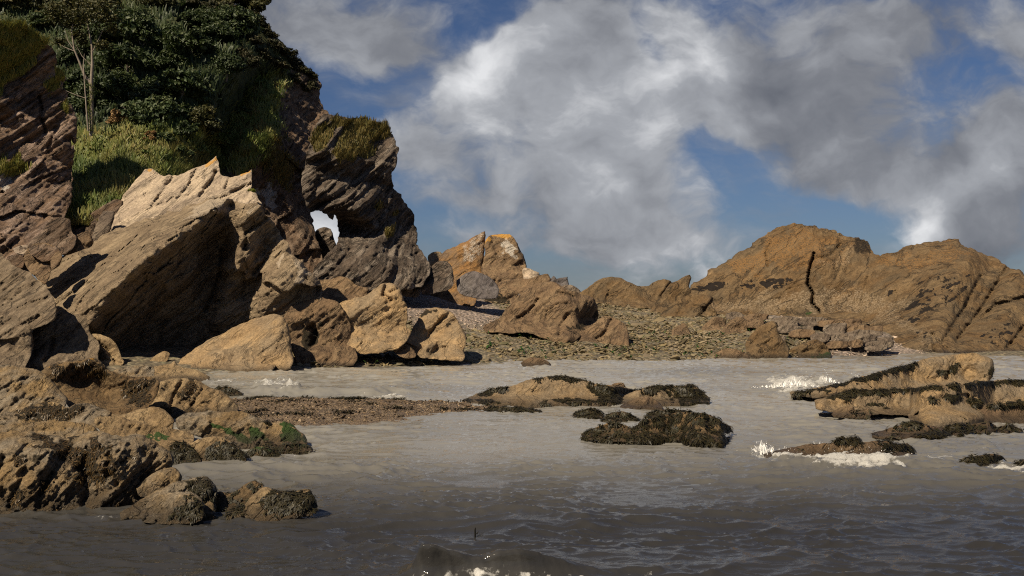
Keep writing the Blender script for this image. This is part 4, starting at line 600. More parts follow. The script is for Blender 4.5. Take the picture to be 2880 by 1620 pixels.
rock('shore_rock', 'golden ribbed ledge at the picture edge above the nearest mass', 'ledge', 6, [(-260, 520), (0, 505), (120, 490), (200, 480), (300, 470), (400, 464), (500, 470), (580, 485), (640, 530), (560, 590), (300, 580), (0, 580), (-260, 590)], MAT['fore'], Y=18.2, lean=.8, **FR, weed=.3)
rock('shore_rock', 'sharp pale rock hung with dark weed at the ledge tip', 'rock', 6, [(1190, 620), (1230, 595), (1290, 570), (1350, 558), (1410, 555), (1475, 590), (1545, 650), (1580, 705), (1470, 722), (1350, 725), (1270, 715)], MAT['forepale'], Y=19.5, lean=.6, **FR, marks=[(0, [(1330, 640), (1420, 580), (1560, 660), (1580, 705), (1340, 720)], 8, 22)], fronds=1300, fl=.085, fw=.022)
rock('weed_rock', 'low black weedy rock between long pale ledge and sharp pale rock', 'rock', 6, [(1080, 610), (1120, 590), (1190, 600), (1260, 670), (1285, 720), (1180, 738), (1100, 735), (1085, 680)], MAT['foredark'], Y=19.3, lean=.6, **FR, weed=.95, fronds=1500, fl=.085, fw=.022)
rock('weed_rock', 'low rock with a green weed cap at the waterline', 'rock', 6, [(1550, 675), (1590, 640), (1630, 620), (1705, 625), (1790, 685), (1700, 698), (1570, 702)], MAT['foredark'], lean=.6, **FR, weed=.6, marks=[(1, [(1560, 650), (1630, 615), (1720, 630), (1780, 680), (1700, 670)], 5, 14)], fronds=500, fl=.085, fw=.022)
rock('weed_rock', 'farthest flat green-topped weed rock tapering into the water', 'rock', 6, [(1630, 612), (1700, 596), (1790, 596), (1950, 608), (2008, 642), (1860, 666), (1760, 660)], MAT['foredark'], Y=20.9, lean=.8, **FR, weed=.7, marks=[(1, [(1780, 600), (1950, 606), (2005, 640), (1850, 630)], 4, 12)], fronds=700, fl=.085, fw=.022)
NEAR = rock('shore_rock', 'nearest and largest golden rock mass of the foreground, pitted and grooved', 'rock', 6, [(-280, 560), (-100, 540), (60, 528), (130, 522), (205, 525), (330, 562), (425, 582), (470, 560), (520, 540), (600, 520), (650, 535), (705, 560), (780, 555), (850, 548), (965, 580), (1030, 615), (1065, 642), (1105, 722), (1092, 765), (1020, 860), (920, 930), (850, 1010), (765, 1062), (560, 1062), (400, 1068), (200, 1058), (0, 1066), (-280, 1066)],
    MAT['fore'], Y=14.9, lean=.75, strata=2., sf=1.1, micro=1.7, noise=1.2, hi=1.5, facet=.5, skirt=10, edge=.3, chis=0, ctrl=[[(100, 540, 0), (350, 570, 0), (600, 540, 0), (850, 560, 0)], [(500, 650, .2), (560, 760, .25), (640, 860, .2)], [(300, 700, -.15), (200, 850, -.2), (120, 1000, -.1)], [(720, 640, -.1), (700, 760, -.1), (760, 900, .1)], [(380, 800, .1), (340, 960, .12)], [(930, 700, 0), (900, 860, .4)]],
    marks=[(0, [(230, 560), (420, 590), (560, 600), (640, 720), (780, 720), (700, 800), (620, 880), (520, 860), (480, 720), (330, 660)], 10, 40, .9), (0, [(270, 830), (340, 820), (320, 900), (250, 920)], 5, 20), (0, [(100, 690), (200, 660), (230, 700), (120, 740)], 5, 20), (0, [(30, 950), (120, 900), (140, 1000), (40, 1040)], 6, 26, .9), (0, [(560, 600), (620, 580), (660, 640), (600, 680)], 4, 16), (0, [(680, 980), (760, 970), (760, 1030), (690, 1030)], 4, 14), (0, [(850, 880), (960, 870), (900, 930)], 4, 14)],
    grooves=[([(560, 640), (520, 760), (560, 880), (540, 1000)], 12, .14), ([(330, 800), (280, 900), (240, 1000)], 9, .13), ([(160, 780), (110, 880), (60, 1000)], 9, .12), ([(700, 660), (690, 780), (760, 870)], 9, .12), ([(900, 640), (960, 720), (940, 800)], 9, .1), ([(20, 700), (-40, 850)], 9, .12)], weed=.32, fronds=1600, fl=.05, fw=.018, fcol=MAT['dryweed'])
rock('shore_rock', 'rounded golden boulder with fine stripes resting against the nearest mass', 'boulder', 6, [(862, 895), (900, 850), (935, 818), (1040, 762), (1112, 754), (1140, 785), (1165, 825), (1090, 872), (950, 915)], MAT['fore'], Y=15.4, lean=.6, **FR)
rock('shore_rock', 'long sloping tan rock rising to a dark blunt head near the water', 'rock', 6, [(740, 1060), (850, 992), (960, 922), (1080, 868), (1150, 842), (1200, 824), (1312, 814), (1350, 840), (1375, 875), (1385, 935), (1365, 1010), (1352, 1062), (1100, 1068), (900, 1066)], MAT['fore'], Y=14.4, lean=.6, **FR, marks=[(0, [(1180, 850), (1310, 815), (1385, 900), (1360, 1040), (1280, 960)], 8, 24, .9)], fronds=900, fl=.05, fw=.018)
rock('shore_rock', 'low tan dome of rock at the water in front of the long sloping one', 'rock', 6, [(885, 1064), (920, 1005), (965, 958), (1045, 920), (1152, 910), (1240, 922), (1300, 980), (1295, 1070), (1030, 1082)], MAT['fore'], Y=14.1, lean=.6, **FR, marks=[(0, [(1100, 1060), (1200, 960), (1290, 990), (1300, 1066)], 6, 22)], fronds=700, fl=.05, fw=.018)
rock('shore_rock', 'small grey stone wedged at the end of the low tan dome', 'rock', 6, [(1290, 1062), (1300, 1000), (1330, 972), (1362, 985), (1360, 1030), (1330, 1064)], MAT['forepale'], Y=14.4, lean=.5, noise=.7, skirt=10)
rock('shore_rock', 'dark peaked rock behind the weed-tipped rock near the water', 'rock', 6, [(1380, 1040), (1360, 960), (1380, 910), (1470, 925), (1545, 878), (1622, 834), (1682, 868), (1640, 940), (1560, 1000), (1470, 1050)], MAT['foredark'], Y=14.9, lean=.5, **FR, weed=.4, fronds=900, fl=.05, fw=.018)
rock('shore_rock', 'tan rock with a long weed-hung tip reaching farthest right near the water', 'rock', 6, [(1430, 1052), (1500, 1010), (1560, 998), (1590, 955), (1625, 918), (1692, 880), (1745, 902), (1850, 912), (1965, 890), (2004, 930), (2018, 1020), (1850, 1048), (1620, 1072), (1450, 1056)], MAT['forepale'], Y=14.25, lean=.5, **FR, marks=[(0, [(1720, 900), (1860, 910), (1970, 885), (2020, 940), (2025, 1030), (1760, 1050), (1680, 960)], 8, 24), (0, [(1440, 1000), (1560, 990), (1540, 1040), (1440, 1050)], 6, 20)], fronds=3200, fl=.05, fw=.018)
# ------------------------------------------------------------------ beach
def beach_mat():
    m, t, p = newmat('shingle')
    pos = t.n('ShaderNodeNewGeometry').outputs['Position']
    v = t.n('ShaderNodeTexVoronoi'); t.l(pos, v.inputs['Vector']); v.inputs['Scale'].default_value = 4.
    sp = t.n('ShaderNodeSeparateColor'); t.l(v.outputs['Color'], sp.inputs[0])
    at = t.n('ShaderNodeAttribute', attribute_name='mask'); ms = t.n('ShaderNodeSeparateColor'); t.l(at.outputs['Color'], ms.inputs[0])
    r = t.n('ShaderNodeValToRGB'); e = r.color_ramp.elements
    for q, c in ((0, (.09, .07, .045)), (.3, (.17, .135, .08)), (.6, (.25, .20, .13)), (1, (.15, .14, .075))):
        if q in (0, 1): e[0 if q == 0 else -1].color = c + (1,)
        else: e.new(q).color = c + (1,)
    t.l(sp.outputs[0], r.inputs[0])
    r2 = t.mix(sp.outputs[1], (.36, .28, .23), (.27, .21, .175))
    col = t.mix(ms.outputs[0], r.outputs[0], r2)
    fine = t.noise(pos, 14, 5, .7)
    col = t.mix(1., col, t.vm('SCALE', (1, 1, 1), t.math('ADD', t.math('MULTIPLY', fine, .9), .5)), 'MULTIPLY')
    col = t.mix(t.rng(v.outputs['Distance'], .35, .6, 0, .7), col, (.03, .025, .018))
    t.l(col, p.inputs['Base Color']); p.inputs['Roughness'].default_value = .8
    b = t.n('ShaderNodeBump'); b.inputs['Strength'].default_value = .9; b.inputs['Distance'].default_value = .12
    t.l(t.math('ADD', t.math('MULTIPLY', v.outputs['Distance'], -1.), t.math('MULTIPLY', fine, .4)), b.inputs['Height']); t.l(b.outputs[0], p.inputs['Normal'])
    return m
PINK = [[(1080, 800), (1300, 790), (1420, 880), (1360, 930), (1180, 915), (1100, 900)], [(1390, 830), (1640, 790), (1700, 830), (1600, 860)], [(2270, 960), (2480, 930), (2640, 1010), (2230, 1010)], [(2110, 880), (2420, 880), (2420, 900), (2110, 898)]]
def pix(P): return CX + F * P[:, 0] / P[:, 1], HY - F * (P[:, 2] - CAMH) / P[:, 1]
gx = np.arange(-62, 78, .33); gy = np.arange(46, 140, .33); nx, ny = len(gx), len(gy)
X, Yg = np.meshgrid(gx, gy); X = X.ravel(); Yg = Yg.ravel()
Z = beach_z(X, Yg); p3 = np.stack([X, Yg, Z * 0], 1)
Z = Z + .14 * fbm(p3 * .22, 4) + .05 * fbm(p3 * 1.4, 2)
V = np.stack([X, Yg, Z], 1); px, py = pix(V); M = np.zeros((len(V), 4))
nb = fbm(p3 * .5, 3)
for pl in PINK: M[:, 0] = np.maximum(M[:, 0], sstep(-25, 25, sdf(pl, px, py)[0] + nb * 25))
ii, jj = np.meshgrid(np.arange(ny - 1), np.arange(nx - 1), indexing='ij'); a = (ii * nx + jj).ravel()
o = link('beach', mesh_np('beach', V, np.stack([a, a + 1, a + nx + 1, a + nx], 1), True, {'mask': M}), beach_mat()); tag(o, 'shingle beach rising from the water to the rocks', 'beach', kind='structure')
# stones scattered over the beach: nobody could count them
ico_v = []; 
_ph = (1 + 5 ** .5) / 2
for a_ in (-1, 1):
    for b_ in (-_ph, _ph): ico_v += [(0, a_, b_), (a_, b_, 0), (b_, 0, a_)]
ico_v = np.array(ico_v, float); ico_v /= np.linalg.norm(ico_v, axis=1)[:, None]
ico_f = []
_dm = np.linalg.norm(ico_v[:, None] - ico_v[None], axis=2); _e = _dm < 1.2
for a_ in range(12):
    for b_ in range(a_ + 1, 12):
        for c_ in range(b_ + 1, 12):
            if _e[a_, b_] and _e[b_, c_] and _e[a_, c_]:
                nn = np.cross(ico_v[b_] - ico_v[a_], ico_v[c_] - ico_v[a_]); ico_f.append((a_, b_, c_) if nn @ ico_v[a_] > 0 else (a_, c_, b_))
ico_f = np.array(ico_f)
def blobs(P, S, seed, jit=.25, tilt=.25):
    """irregular stones: centres P, half sizes S (n,3)"""
    r = np.random.RandomState(seed); n = len(P)
    V = ico_v[None] * (1 + jit * r.normal(size=(n, 12, 1))) * np.array([1, 1, 1.]); V = V * S[:, None, :]
    a = r.rand(n) * 6.283; c, s = np.cos(a)[:, None], np.sin(a)[:, None]; x = V[..., 0] * c - V[..., 1] * s; y = V[..., 0] * s + V[..., 1] * c
    z = V[..., 2] + x * (r.normal(size=(n, 1)) * tilt) + y * (r.normal(size=(n, 1)) * tilt)
    V = np.stack([x, y, z], -1) + P[:, None, :]
    return V.reshape(-1, 3), (ico_f[None] + 12 * np.arange(n)[:, None, None]).reshape(-1, 3)
n = 46000; r = np.random.RandomState(21)
sx = r.uniform(700, 2600, n * 3); Yr = r.uniform(52, 104, n * 3); xs = (sx - CX) / F * Yr; zs = beach_z(xs, Yr)
k = (zs > -.02) & (zs < 6); P = np.stack([xs, Yr, zs], 1)[k]; px, py = pix(P)
pk = np.zeros(len(P))
for pl in PINK: pk = np.maximum(pk, (sdf(pl, px, py)[0] > 0))
keep = (r.rand(len(P)) > pk * .6); P = P[keep][:n]; pk = pk[keep][:n]; n = len(P)
sz = np.exp(r.normal(size=n) * .5) * .066 * (1 - .45 * pk); sz = np.clip(sz, .04, .4)
S = np.stack([sz * r.uniform(1., 1.8, n), sz * r.uniform(.8, 1.1, n), sz * r.uniform(.3, .6, n)], 1)
P[:, 2] += S[:, 2] * .3
V, Fc = blobs(P, S, 22); q = np.repeat(r.rand(n) * .78 + pk * .22, 12); q = np.where(np.repeat(pk, 12) > 0, np.clip(.78 + .22 * np.repeat(r.rand(n), 12), 0, 1), q)
pm = leaf_mat('beach_stone', [(.04, .03, .018), (.11, .083, .04), (.18, .135, .066), (.13, .10, .062), (.23, .18, .11), (.062, .058, .024), (.155, .12, .08), (.34, .255, .19), (.43, .335, .26)], rough=.75, trans=0)
o = link('beach_pebbles', mesh_np('beach_pebbles', V, Fc, False, {'col': np.stack([q, q, q, q * 0 + 1], 1)}), pm); tag(o, 'pebbles and small stones lying all over the shingle beach', 'pebbles', kind='stuff')
# dark and green weed strewn on the lower beach
n = 900; sx = r.uniform(980, 2260, n); Yr = ywater(np.interp(sx, [p[0] for p in _bc], [p[1] for p in _bc])) + np.abs(r.normal(size=n)) * 7
P = np.stack([(sx - CX) / F * Yr, Yr, 0 * Yr], 1); nb = fbm(P * .35, 3); k = nb > .1; P = P[k]; P[:, 2] = beach_z(P[:, 0], P[:, 1]) + .1
o = ribbons('beach_weed', P, np.tile([0, 0, 1.], (len(P), 1)), .35, .09, MAT['algae'], None, True, 3, .4); tag(o, 'green and dark weed strewn among the pebbles near the water', 'seaweed', kind='stuff')

# ------------------------------------------------------------------ shingle bar
bar_px = [(560, 1122), (700, 1117), (900, 1116), (1150, 1120), (1290, 1126), (1400, 1130), (1500, 1150), (1440, 1160), (1300, 1168), (1150, 1184), (1000, 1200), (900, 1206), (760, 1206), (600, 1206)]
bw = np.array([unp(np.array(a, float), np.array(b, float), np.array(ywater(b)))[:2] for a, b in bar_px])
gx = np.arange(bw[:, 0].min() - 1, bw[:, 0].max() + 1, .055); gy = np.arange(bw[:, 1].min() - 1, bw[:, 1].max() + 1, .055); nx, ny = len(gx), len(gy)
X, Yg = np.meshgrid(gx, gy); X = X.ravel(); Yg = Yg.ravel(); d = sdf(bw, X, Yg)[0]; p3 = np.stack([X, Yg, X * 0], 1)
d = d + .5 * fbm(p3 * .6, 4)
Z = -.12 + .30 * sstep(-.9, 3.2, d) + .02 * fbm(p3 * 1.7, 3) + .012 * fbm(p3 * 7, 2)
ii, jj = np.meshgrid(np.arange(ny - 1), np.arange(nx - 1), indexing='ij'); a = (ii * nx + jj).ravel()
m, t, p = newmat('wet_shingle'); pos = t.n('ShaderNodeNewGeometry').outputs['Position']
v = t.n('ShaderNodeTexVoronoi'); t.l(pos, v.inputs['Vector']); v.inputs['Scale'].default_value = 22; sp = t.n('ShaderNodeSeparateColor'); t.l(v.outputs['Color'], sp.inputs[0])
bl = t.noise(pos, .8, 5, .6)
c = t.mix(t.rng(bl, .35, .65), (.115, .078, .046), (.08, .056, .038)); c = t.mix(t.math('MULTIPLY', t.rng(sp.outputs[0], .7, .95), .75), c, (.24, .17, .10)); c = t.mix(t.rng(sp.outputs[1], .75, .95, 0, .8), c, (.035, .026, .018))
t.l(c, p.inputs['Base Color']); t.l(t.rng(sp.outputs[2], 0, 1, .5, .9), p.inputs['Roughness'])
b = t.n('ShaderNodeBump'); b.inputs['Strength'].default_value = 1.; b.inputs['Distance'].default_value = .03; t.l(t.math('MULTIPLY', v.outputs['Distance'], -1.), b.inputs['Height']); t.l(b.outputs[0], p.inputs['Normal'])
o = link('shingle_bar', mesh_np('shingle_bar', np.stack([X, Yg, Z], 1), np.stack([a, a + 1, a + nx + 1, a + nx], 1)), m); tag(o, 'low brown bar of wet shingle between the ledges and the whaleback rock', 'shingle bar', kind='structure')
k = (Z > .0); src = np.stack([X, Yg, Z], 1)[k]; r = np.random.RandomState(31)
P = src[r.choice(len(src), 5000)] + np.r_[0, 0, .005]; sz = np.clip(np.exp(r.normal(size=len(P)) * .45) * .022, .01, .09); S = np.stack([sz * 1.3, sz, sz * .5], 1)
V, Fc = blobs(P, S, 32); q = np.repeat(r.rand(len(P)), 12)
o = link('bar_pebbles', mesh_np('bar_pebbles', V, Fc, False, {'col': np.stack([q, q, q, q * 0 + 1], 1)}), leaf_mat('bar_stone', [(.045, .032, .022), (.09, .062, .038), (.14, .095, .055), (.06, .045, .03), (.26, .185, .11)], .6, 0)); tag(o, 'small pebbles strewn over the brown shingle bar', 'pebbles', kind='stuff')
nz = fbm(src * np.array([.9, 1.6, 1]), 4); w = np.clip(nz - .25, 0, 1) ** 1.5; P = src[r.choice(len(src), 1200, p=w / w.sum())]
o = ribbons('bar_wrack', P + np.r_[0, 0, .01], np.tile([0, 0, 1.], (len(P), 1)), .16, .035, MAT['weed'], None, True, 5, .35); tag(o, 'scraps of dark weed drying on the shingle bar', 'seaweed', kind='stuff')

# ------------------------------------------------------------------ sea
FOAM = [(8, [(400, 690), (900, 640), (1600, 680), (1760, 770), (1400, 850), (700, 840), (450, 770)], .33, 0), (6, [(1270, 195), (1900, 178), (2200, 195), (2174, 300), (1400, 308)], .34, 0), (8, [(420, 200), (1000, 185), (1080, 230), (800, 320), (500, 310)], .34, 0), (8, [(560, 700), (620, 690), (700, 668), (840, 645), (960, 668), (1130, 688), (1220, 712), (1330, 720), (1440, 705), (1465, 755), (1380, 775), (1240, 798), (1050, 790), (940, 772), (790, 758), (660, 728)], 1., .17), (8, [(1450, 722), (1580, 688), (1680, 700), (1780, 728), (1800, 752), (1650, 752), (1520, 742)], .85, .08), (8, [(1930, 772), (2050, 752), (2174, 768), (2400, 780), (2400, 810), (2174, 804), (2020, 788)], .9, .1),
        (8, [(540, 205), (600, 188), (660, 184), (740, 200), (860, 205), (935, 198), (990, 222), (900, 245), (800, 262), (700, 285), (620, 288), (600, 270), (620, 250), (565, 228)], 1.0, .2), (8, [(1060, 200), (1100, 175), (1130, 185), (1090, 205)], .9, .2), (8, [(1810, 640), (1930, 615), (2050, 640), (2000, 660), (1850, 660)], .55, .1), (8, [(2050, 690), (2174, 700), (2174, 720), (2060, 715)], .6, .05),
        (6, [(1290, 212), (1380, 195), (1500, 183), (1580, 190), (1600, 215), (1480, 240), (1400, 230)], .75, .1), (6, [(1640, 262), (1690, 235), (1770, 232), (1850, 236), (1900, 255), (1890, 278), (1790, 288), (1700, 284)], .85, .3), (6, [(1480, 280), (1640, 290), (1560, 302), (1470, 296)], .8, .1), (6, [(1560, 205), (1720, 190), (1920, 200), (1900, 212), (1700, 210)], .6, .08), (6, [(1960, 215), (2200, 208), (2300, 220), (2100, 228)], .55, .06),
        (7, [(120, 308), (250, 298), (420, 303), (440, 320), (250, 322), (130, 322)], .85, .14), (7, [(340, 230), (420, 212), (560, 222), (540, 238), (400, 240)], .3, .1), (6, [(20, 1075), (300, 1060), (640, 1080), (800, 1110), (560, 1125), (200, 1120)], .42, 0), (6, [(-40, 1190), (500, 1170), (900, 1210), (700, 1290), (100, 1290)], .34, 0), (8, [(470, 800), (560, 790), (720, 805), (600, 815)], .5, 0), (8, [(-200, 560), (200, 590), (380, 575), (240, 600), (0, 600)], .45, 0), (8, [(1190, 560), (1440, 552), (1500, 565), (1300, 572)], .5, .02), (8, [(470, 655), (500, 610), (545, 600), (565, 640), (540, 670)], .6, .07)]
nr, na = 780, 760
rr = np.concatenate([np.exp(np.linspace(math.log(7.), math.log(82.), nr)), np.array([95, 120, 160, 230, 350, 600, 1200, 3000.])]); nr = len(rr)
th = np.concatenate([np.linspace(-1.15, -.56, 60, endpoint=False), np.linspace(-.56, .56, na - 120), np.linspace(.56, 1.15, 61)[1:]]); na = len(th)
Yg = np.repeat(rr, na); X = Yg * np.tan(np.tile(th, nr)) * 1.0
px = CX + F * X / Yg; py = HY + F * CAMH / Yg; p3 = np.stack([X, Yg, X * 0], 1)
wx = p3 + .35 * np.stack([perlin(p3 * .5), perlin(p3 * .5 + 9), X * 0], 1)
def ridge(v): return 1 - np.abs(v) * 1.6
fade = lambda a, b: 1 - sstep(a, b, Yg)
h = .05 * fbm(wx * np.array([.16, .34, 1]), 2)
def crest(v): return np.clip(1 - np.abs(v) * 2.4, -.6, 1) ** 2 * np.sign(np.clip(1 - np.abs(v) * 2.4, -.6, 1))
gust = .55 + .8 * perlin(p3 * np.array([.12, .2, 1]) + 2)
h += .060 * crest(perlin(wx * np.array([.38, .85, 1]) + 3)) * gust
h += .052 * crest(perlin(wx * np.array([.85, 1.9, 1]) + 7)) * fade(55, 82) * (.7 + .9 * perlin(p3 * .3 + 5))
h += .026 * crest(perlin(wx * np.array([2.0, 4.2, 1]) + 13)) * fade(28, 48) * (.7 + .9 * perlin(p3 * .6 + 5))
h += .007 * perlin(wx * np.array([5, 9., 1])) * fade(16, 26)
h *= 1.3 + .5 * sstep(28, 48, Yg)
h -= h[Yg < 82].mean() + .02
# quieter water behind the black mounds and beside the bar
calm = np.exp(-((px - 1400) / 420) ** 2 - ((py - 1230) / 75) ** 2); h *= 1 - .6 * calm
# long curved undertow streaks in the near left corner
sw = sstep(1330, 1480, py) * (1 - sstep(700, 1300, px))
cu = np.stack([X * .55 + .6 * Yg, (Yg + .055 * (X + 3.2) ** 2) * 4.2, X * 0], 1)
h += sw * (.022 * ridge(perlin(cu * np.array([.6, .8, 1]))) + .010 * ridge(perlin(cu * np.array([1.5, 2.4, 1]) + 5)))
# low breaking swells along the far side of the bar
for x0, x1, yc, amp, wd in ((560, 1290, 1106, .22, .9), (900, 1500, 1078, .12, 1.2), (640, 900, 1092, .16, .7), (2180, 2480, 1076, .22, 1.), (1900, 2900, 1340, .06, .7), (2000, 2760, 1312, .10, .6), (1320, 1700, 1430, .07, .5), (1400, 1900, 1452, .05, .4), (1250, 1800, 1475, .05, .35)):
    yc_ = yc + 5 * perlin(np.stack([px / 90, px * 0, px * 0 + yc], 1)); Yc = ywater(yc_)
    e = sstep(x0, x0 + .25 * (x1 - x0), px) * (1 - sstep(x1 - .3 * (x1 - x0), x1, px)); dy = Yg - Yc
    h += amp * e * np.where(dy < 0, np.exp(-(dy / (wd * .45)) ** 2), np.exp(-(dy / wd) ** 2))
foam = np.zeros(len(X)); fnoise = fbm(p3 * np.array([1.6, 3.4, 1]), 5, .62); fn2 = fbm(p3 * np.array([5, 9, 1.]) + 4, 4, .65)
for T, pl, amt, hh in FOAM:
    P_ = np.array([q[:2] for q in tp(T, pl)]); b = (px > P_[:, 0].min() - 40) & (px < P_[:, 0].max() + 40) & (py > P_[:, 1].min() - 40) & (py < P_[:, 1].max() + 40); i = np.where(b)[0]
    if not len(i): continue
    d = sdf(P_, px[i], py[i])[0]; c = sstep(-14, 20, d + fnoise[i] * 12)
    foam[i] = np.maximum(foam[i], c * amt * np.clip(.85 + .35 * fn2[i] + .35 * fnoise[i], 0, 1.3)); h[i] += hh * c * np.clip(.5 + .45 * fnoise[i] + .2 * fn2[i], 0, 1.3)
lace = ridge(perlin(wx * np.array([.9, 2.2, 1]) + 31)); foam = np.maximum(foam, .36 * sstep(.86, 1., lace) * sstep(.1, .5, perlin(p3 * .22 + 8)) * sstep(12, 20, Yg) * fade(60, 80))
# thin wash round everything that stands in the water
for pl in WATERLINES:
    P_ = np.array(pl); b = (px > P_[:, 0].min() - 40) & (px < P_[:, 0].max() + 40) & (py > P_[:, 1].min() - 10) & (py < P_[:, 1].max() + 30); i = np.where(b)[0]
    d = -sdf(pl, px[i], py[i])[0]; foam[i] = np.maximum(foam[i], .52 * np.exp(-((d - 3) / 6.) ** 2) * np.clip(.35 + .9 * fnoise[i] + .5 * fn2[i], 0, 1))
# the wave breaking at the camera's feet
A = np.interp(X, [-1.32, -1.14, -1.02, -.86, -.62, -.45, -.3, -.14, .1, .35, .65, 1., 1.7, 2.4], [0, .10, .39, .41, .31, .25, .26, .31, .28, .23, .13, .07, .035, 0]); A = A + .02 * perlin(np.stack([X * 3, X * 0, X * 0], 1)) * (A > .05)
Yc = np.interp(X, [-1.6, -.9, 0, 1., 2.2], [11.55, 11.35, 11.42, 11.5, 11.6]); dy = Yg - Yc
front = np.exp(-(np.abs(dy) / .20) ** 2.2); back = 1 / (1 + (np.abs(dy) / .42) ** 2.4) * np.exp(-np.abs(dy) / 3)
wv = np.where(dy < 0, front, back); h += A * wv
lip = A * np.clip(wv, 0, 1) ** 2; stx = perlin(np.stack([(X + .35 * dy) * 16, dy * 1.2, X * 0], 1)); on = (dy < .25) & (dy > -.5) & (A > .05)
h += np.where(on, .018 * stx * np.clip(A * 4, 0, 1) * np.exp(-((dy + .1) / .25) ** 2), 0)
Yn = Yg - .55 * lip * (dy > -.35); 
ff = np.where(dy < .03, sstep(-.08, -.30, dy) * np.clip(A * 5, 0, 1), 0) * np.clip(.45 + fn2 * .8 + .3 * sstep(-.1, .9, X), 0, 1) * sstep(-.75, -.35, -np.abs(dy))
foam = np.maximum(foam, ff * .8); foam = np.maximum(foam, np.where((dy < -.16) & (dy > -1.2) & (A > .04), .55 * np.clip(.5 + fnoise, 0, 1), 0)); foam = np.maximum(foam, np.where(np.abs(dy) < .09, .55 * np.clip(A * 4, 0, 1) * np.clip(fn2 * 1.6, 0, 1) * sstep(-.2, .7, X), 0))
far = Yg > 84; h[far] = 0
V = np.stack([X, Yn, h], 1)
silt_shade = np.clip((1 - .95 * sstep(1060, 1500, py)) * (1 + .4 * fbm(p3 * np.array([.06, .12, 1]), 3)), 0, 1)  # far shallows silty; darkening toward the camera is shade put into the colour
silt_shade = np.maximum(silt_shade, .2 * np.clip(A * 3, 0, 1) * np.exp(-((dy + .12) / .28) ** 2) * np.clip(.6 + .3 * stx + .5 * fnoise, 0, 1))  # light through the thin silty wave face, painted as a paler body colour
M = np.stack([foam, silt_shade, foam * 0, foam * 0 + 1], 1)
ii, jj = np.meshgrid(np.arange(nr - 1), np.arange(na - 1), indexing='ij'); a = (ii * na + jj).ravel()
m, t, p = newmat('sea_water'); at = t.n('ShaderNodeAttribute', attribute_name='mask'); sp = t.n('ShaderNodeSeparateColor'); t.l(at.outputs['Color'], sp.inputs[0])
pos = t.n('ShaderNodeNewGeometry').outputs['Position']
fb = t.noise(pos, 16, 6, .72); fv = t.vor(pos, 9.)
fr_ = t.rng(t.noise(pos, 7, 7, .65, dist=.5, kind='RIDGED_MULTIFRACTAL'), .2, 1.5, smooth=False)
ff = t.math('MULTIPLY', t.rng(t.math('ADD', sp.outputs[0], t.math('MULTIPLY', t.math('SUBTRACT', t.math('ADD', fb, fr_), .72), t.rng(sp.outputs[0], .05, .4, 0., .95))), .27, .56), .96)
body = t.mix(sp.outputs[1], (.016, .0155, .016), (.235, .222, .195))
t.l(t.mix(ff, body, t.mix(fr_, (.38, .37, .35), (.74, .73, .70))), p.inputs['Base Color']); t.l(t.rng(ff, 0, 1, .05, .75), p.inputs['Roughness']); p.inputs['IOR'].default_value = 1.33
mp = t.n('ShaderNodeMapping'); t.l(pos, mp.inputs[0]); mp.inputs['Scale'].default_value = (1, 2.2, 1)
hb = t.math('ADD', t.noise(mp.outputs[0], 3.2, 5, .62), t.math('MULTIPLY', t.noise(mp.outputs[0], 11, 3, .6), .3))
b = t.n('ShaderNodeBump'); b.inputs['Strength'].default_value = .7; b.inputs['Distance'].default_value = .02; t.l(hb, b.inputs['Height'])
b2 = t.n('ShaderNodeBump'); t.l(t.math('MULTIPLY', ff, .8), b2.inputs['Strength']); b2.inputs['Distance'].default_value = .05; t.l(t.math('ADD', fb, t.math('MULTIPLY', fv, -.4)), b2.inputs['Height']); t.l(b.outputs[0], b2.inputs['Normal']); t.l(b2.outputs[0], p.inputs['Normal'])
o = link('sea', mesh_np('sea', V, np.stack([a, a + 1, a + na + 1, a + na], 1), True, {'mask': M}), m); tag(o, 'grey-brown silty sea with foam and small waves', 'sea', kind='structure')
# spray thrown up by the breakers
r = np.random.RandomState(41); i = np.where((foam > .7) & (Yg < 45))[0]; w = np.maximum(h[i] + .06, .002) * np.clip(Yg[i] / 20, .2, 2); i = i[r.choice(len(i), 260, p=w / w.sum())]
P = V[i] + np.abs(r.normal(size=(len(i), 3))) * np.array([.05, .05, .07]) * np.clip(Yg[i] / 18, .35, 2.2)[:, None]
def plume(x, y, wpx, hpx, n):
    Y0 = float(ywater(y)); s = F / Y0; c = unp(np.array(x, float), np.array(y, float), np.array(Y0)); u = r.rand(n)
    return c + np.stack([r.normal(size=n) * wpx / s * (.3 + .7 * u), r.normal(size=n) * .12, u ** 1.6 * hpx / s], 1)
P = np.concatenate([P, plume(2150, 1274, 9, 30, 120), plume(2405, 1066, 10, 16, 60), plume(2200, 1085, 26, 24, 120), plume(2300, 1290, 30, 18, 60)])
sz = np.clip(np.exp(r.normal(size=len(P)) * .5) * .0034, .0015, .008) * np.clip(P[:, 1] / 18, .45, 1.8); V2, Fc = blobs(P, np.stack([sz, sz, sz], 1), 42)
m, t, p = newmat('spray'); p.inputs['Base Color'].default_value = (.8, .79, .77, 1); p.inputs['Roughness'].default_value = .4
o = link('sea_spray', mesh_np('sea_spray', V2, Fc, True), m); tag(o, 'white drops of spray over the breaking waves', 'spray', kind='stuff')
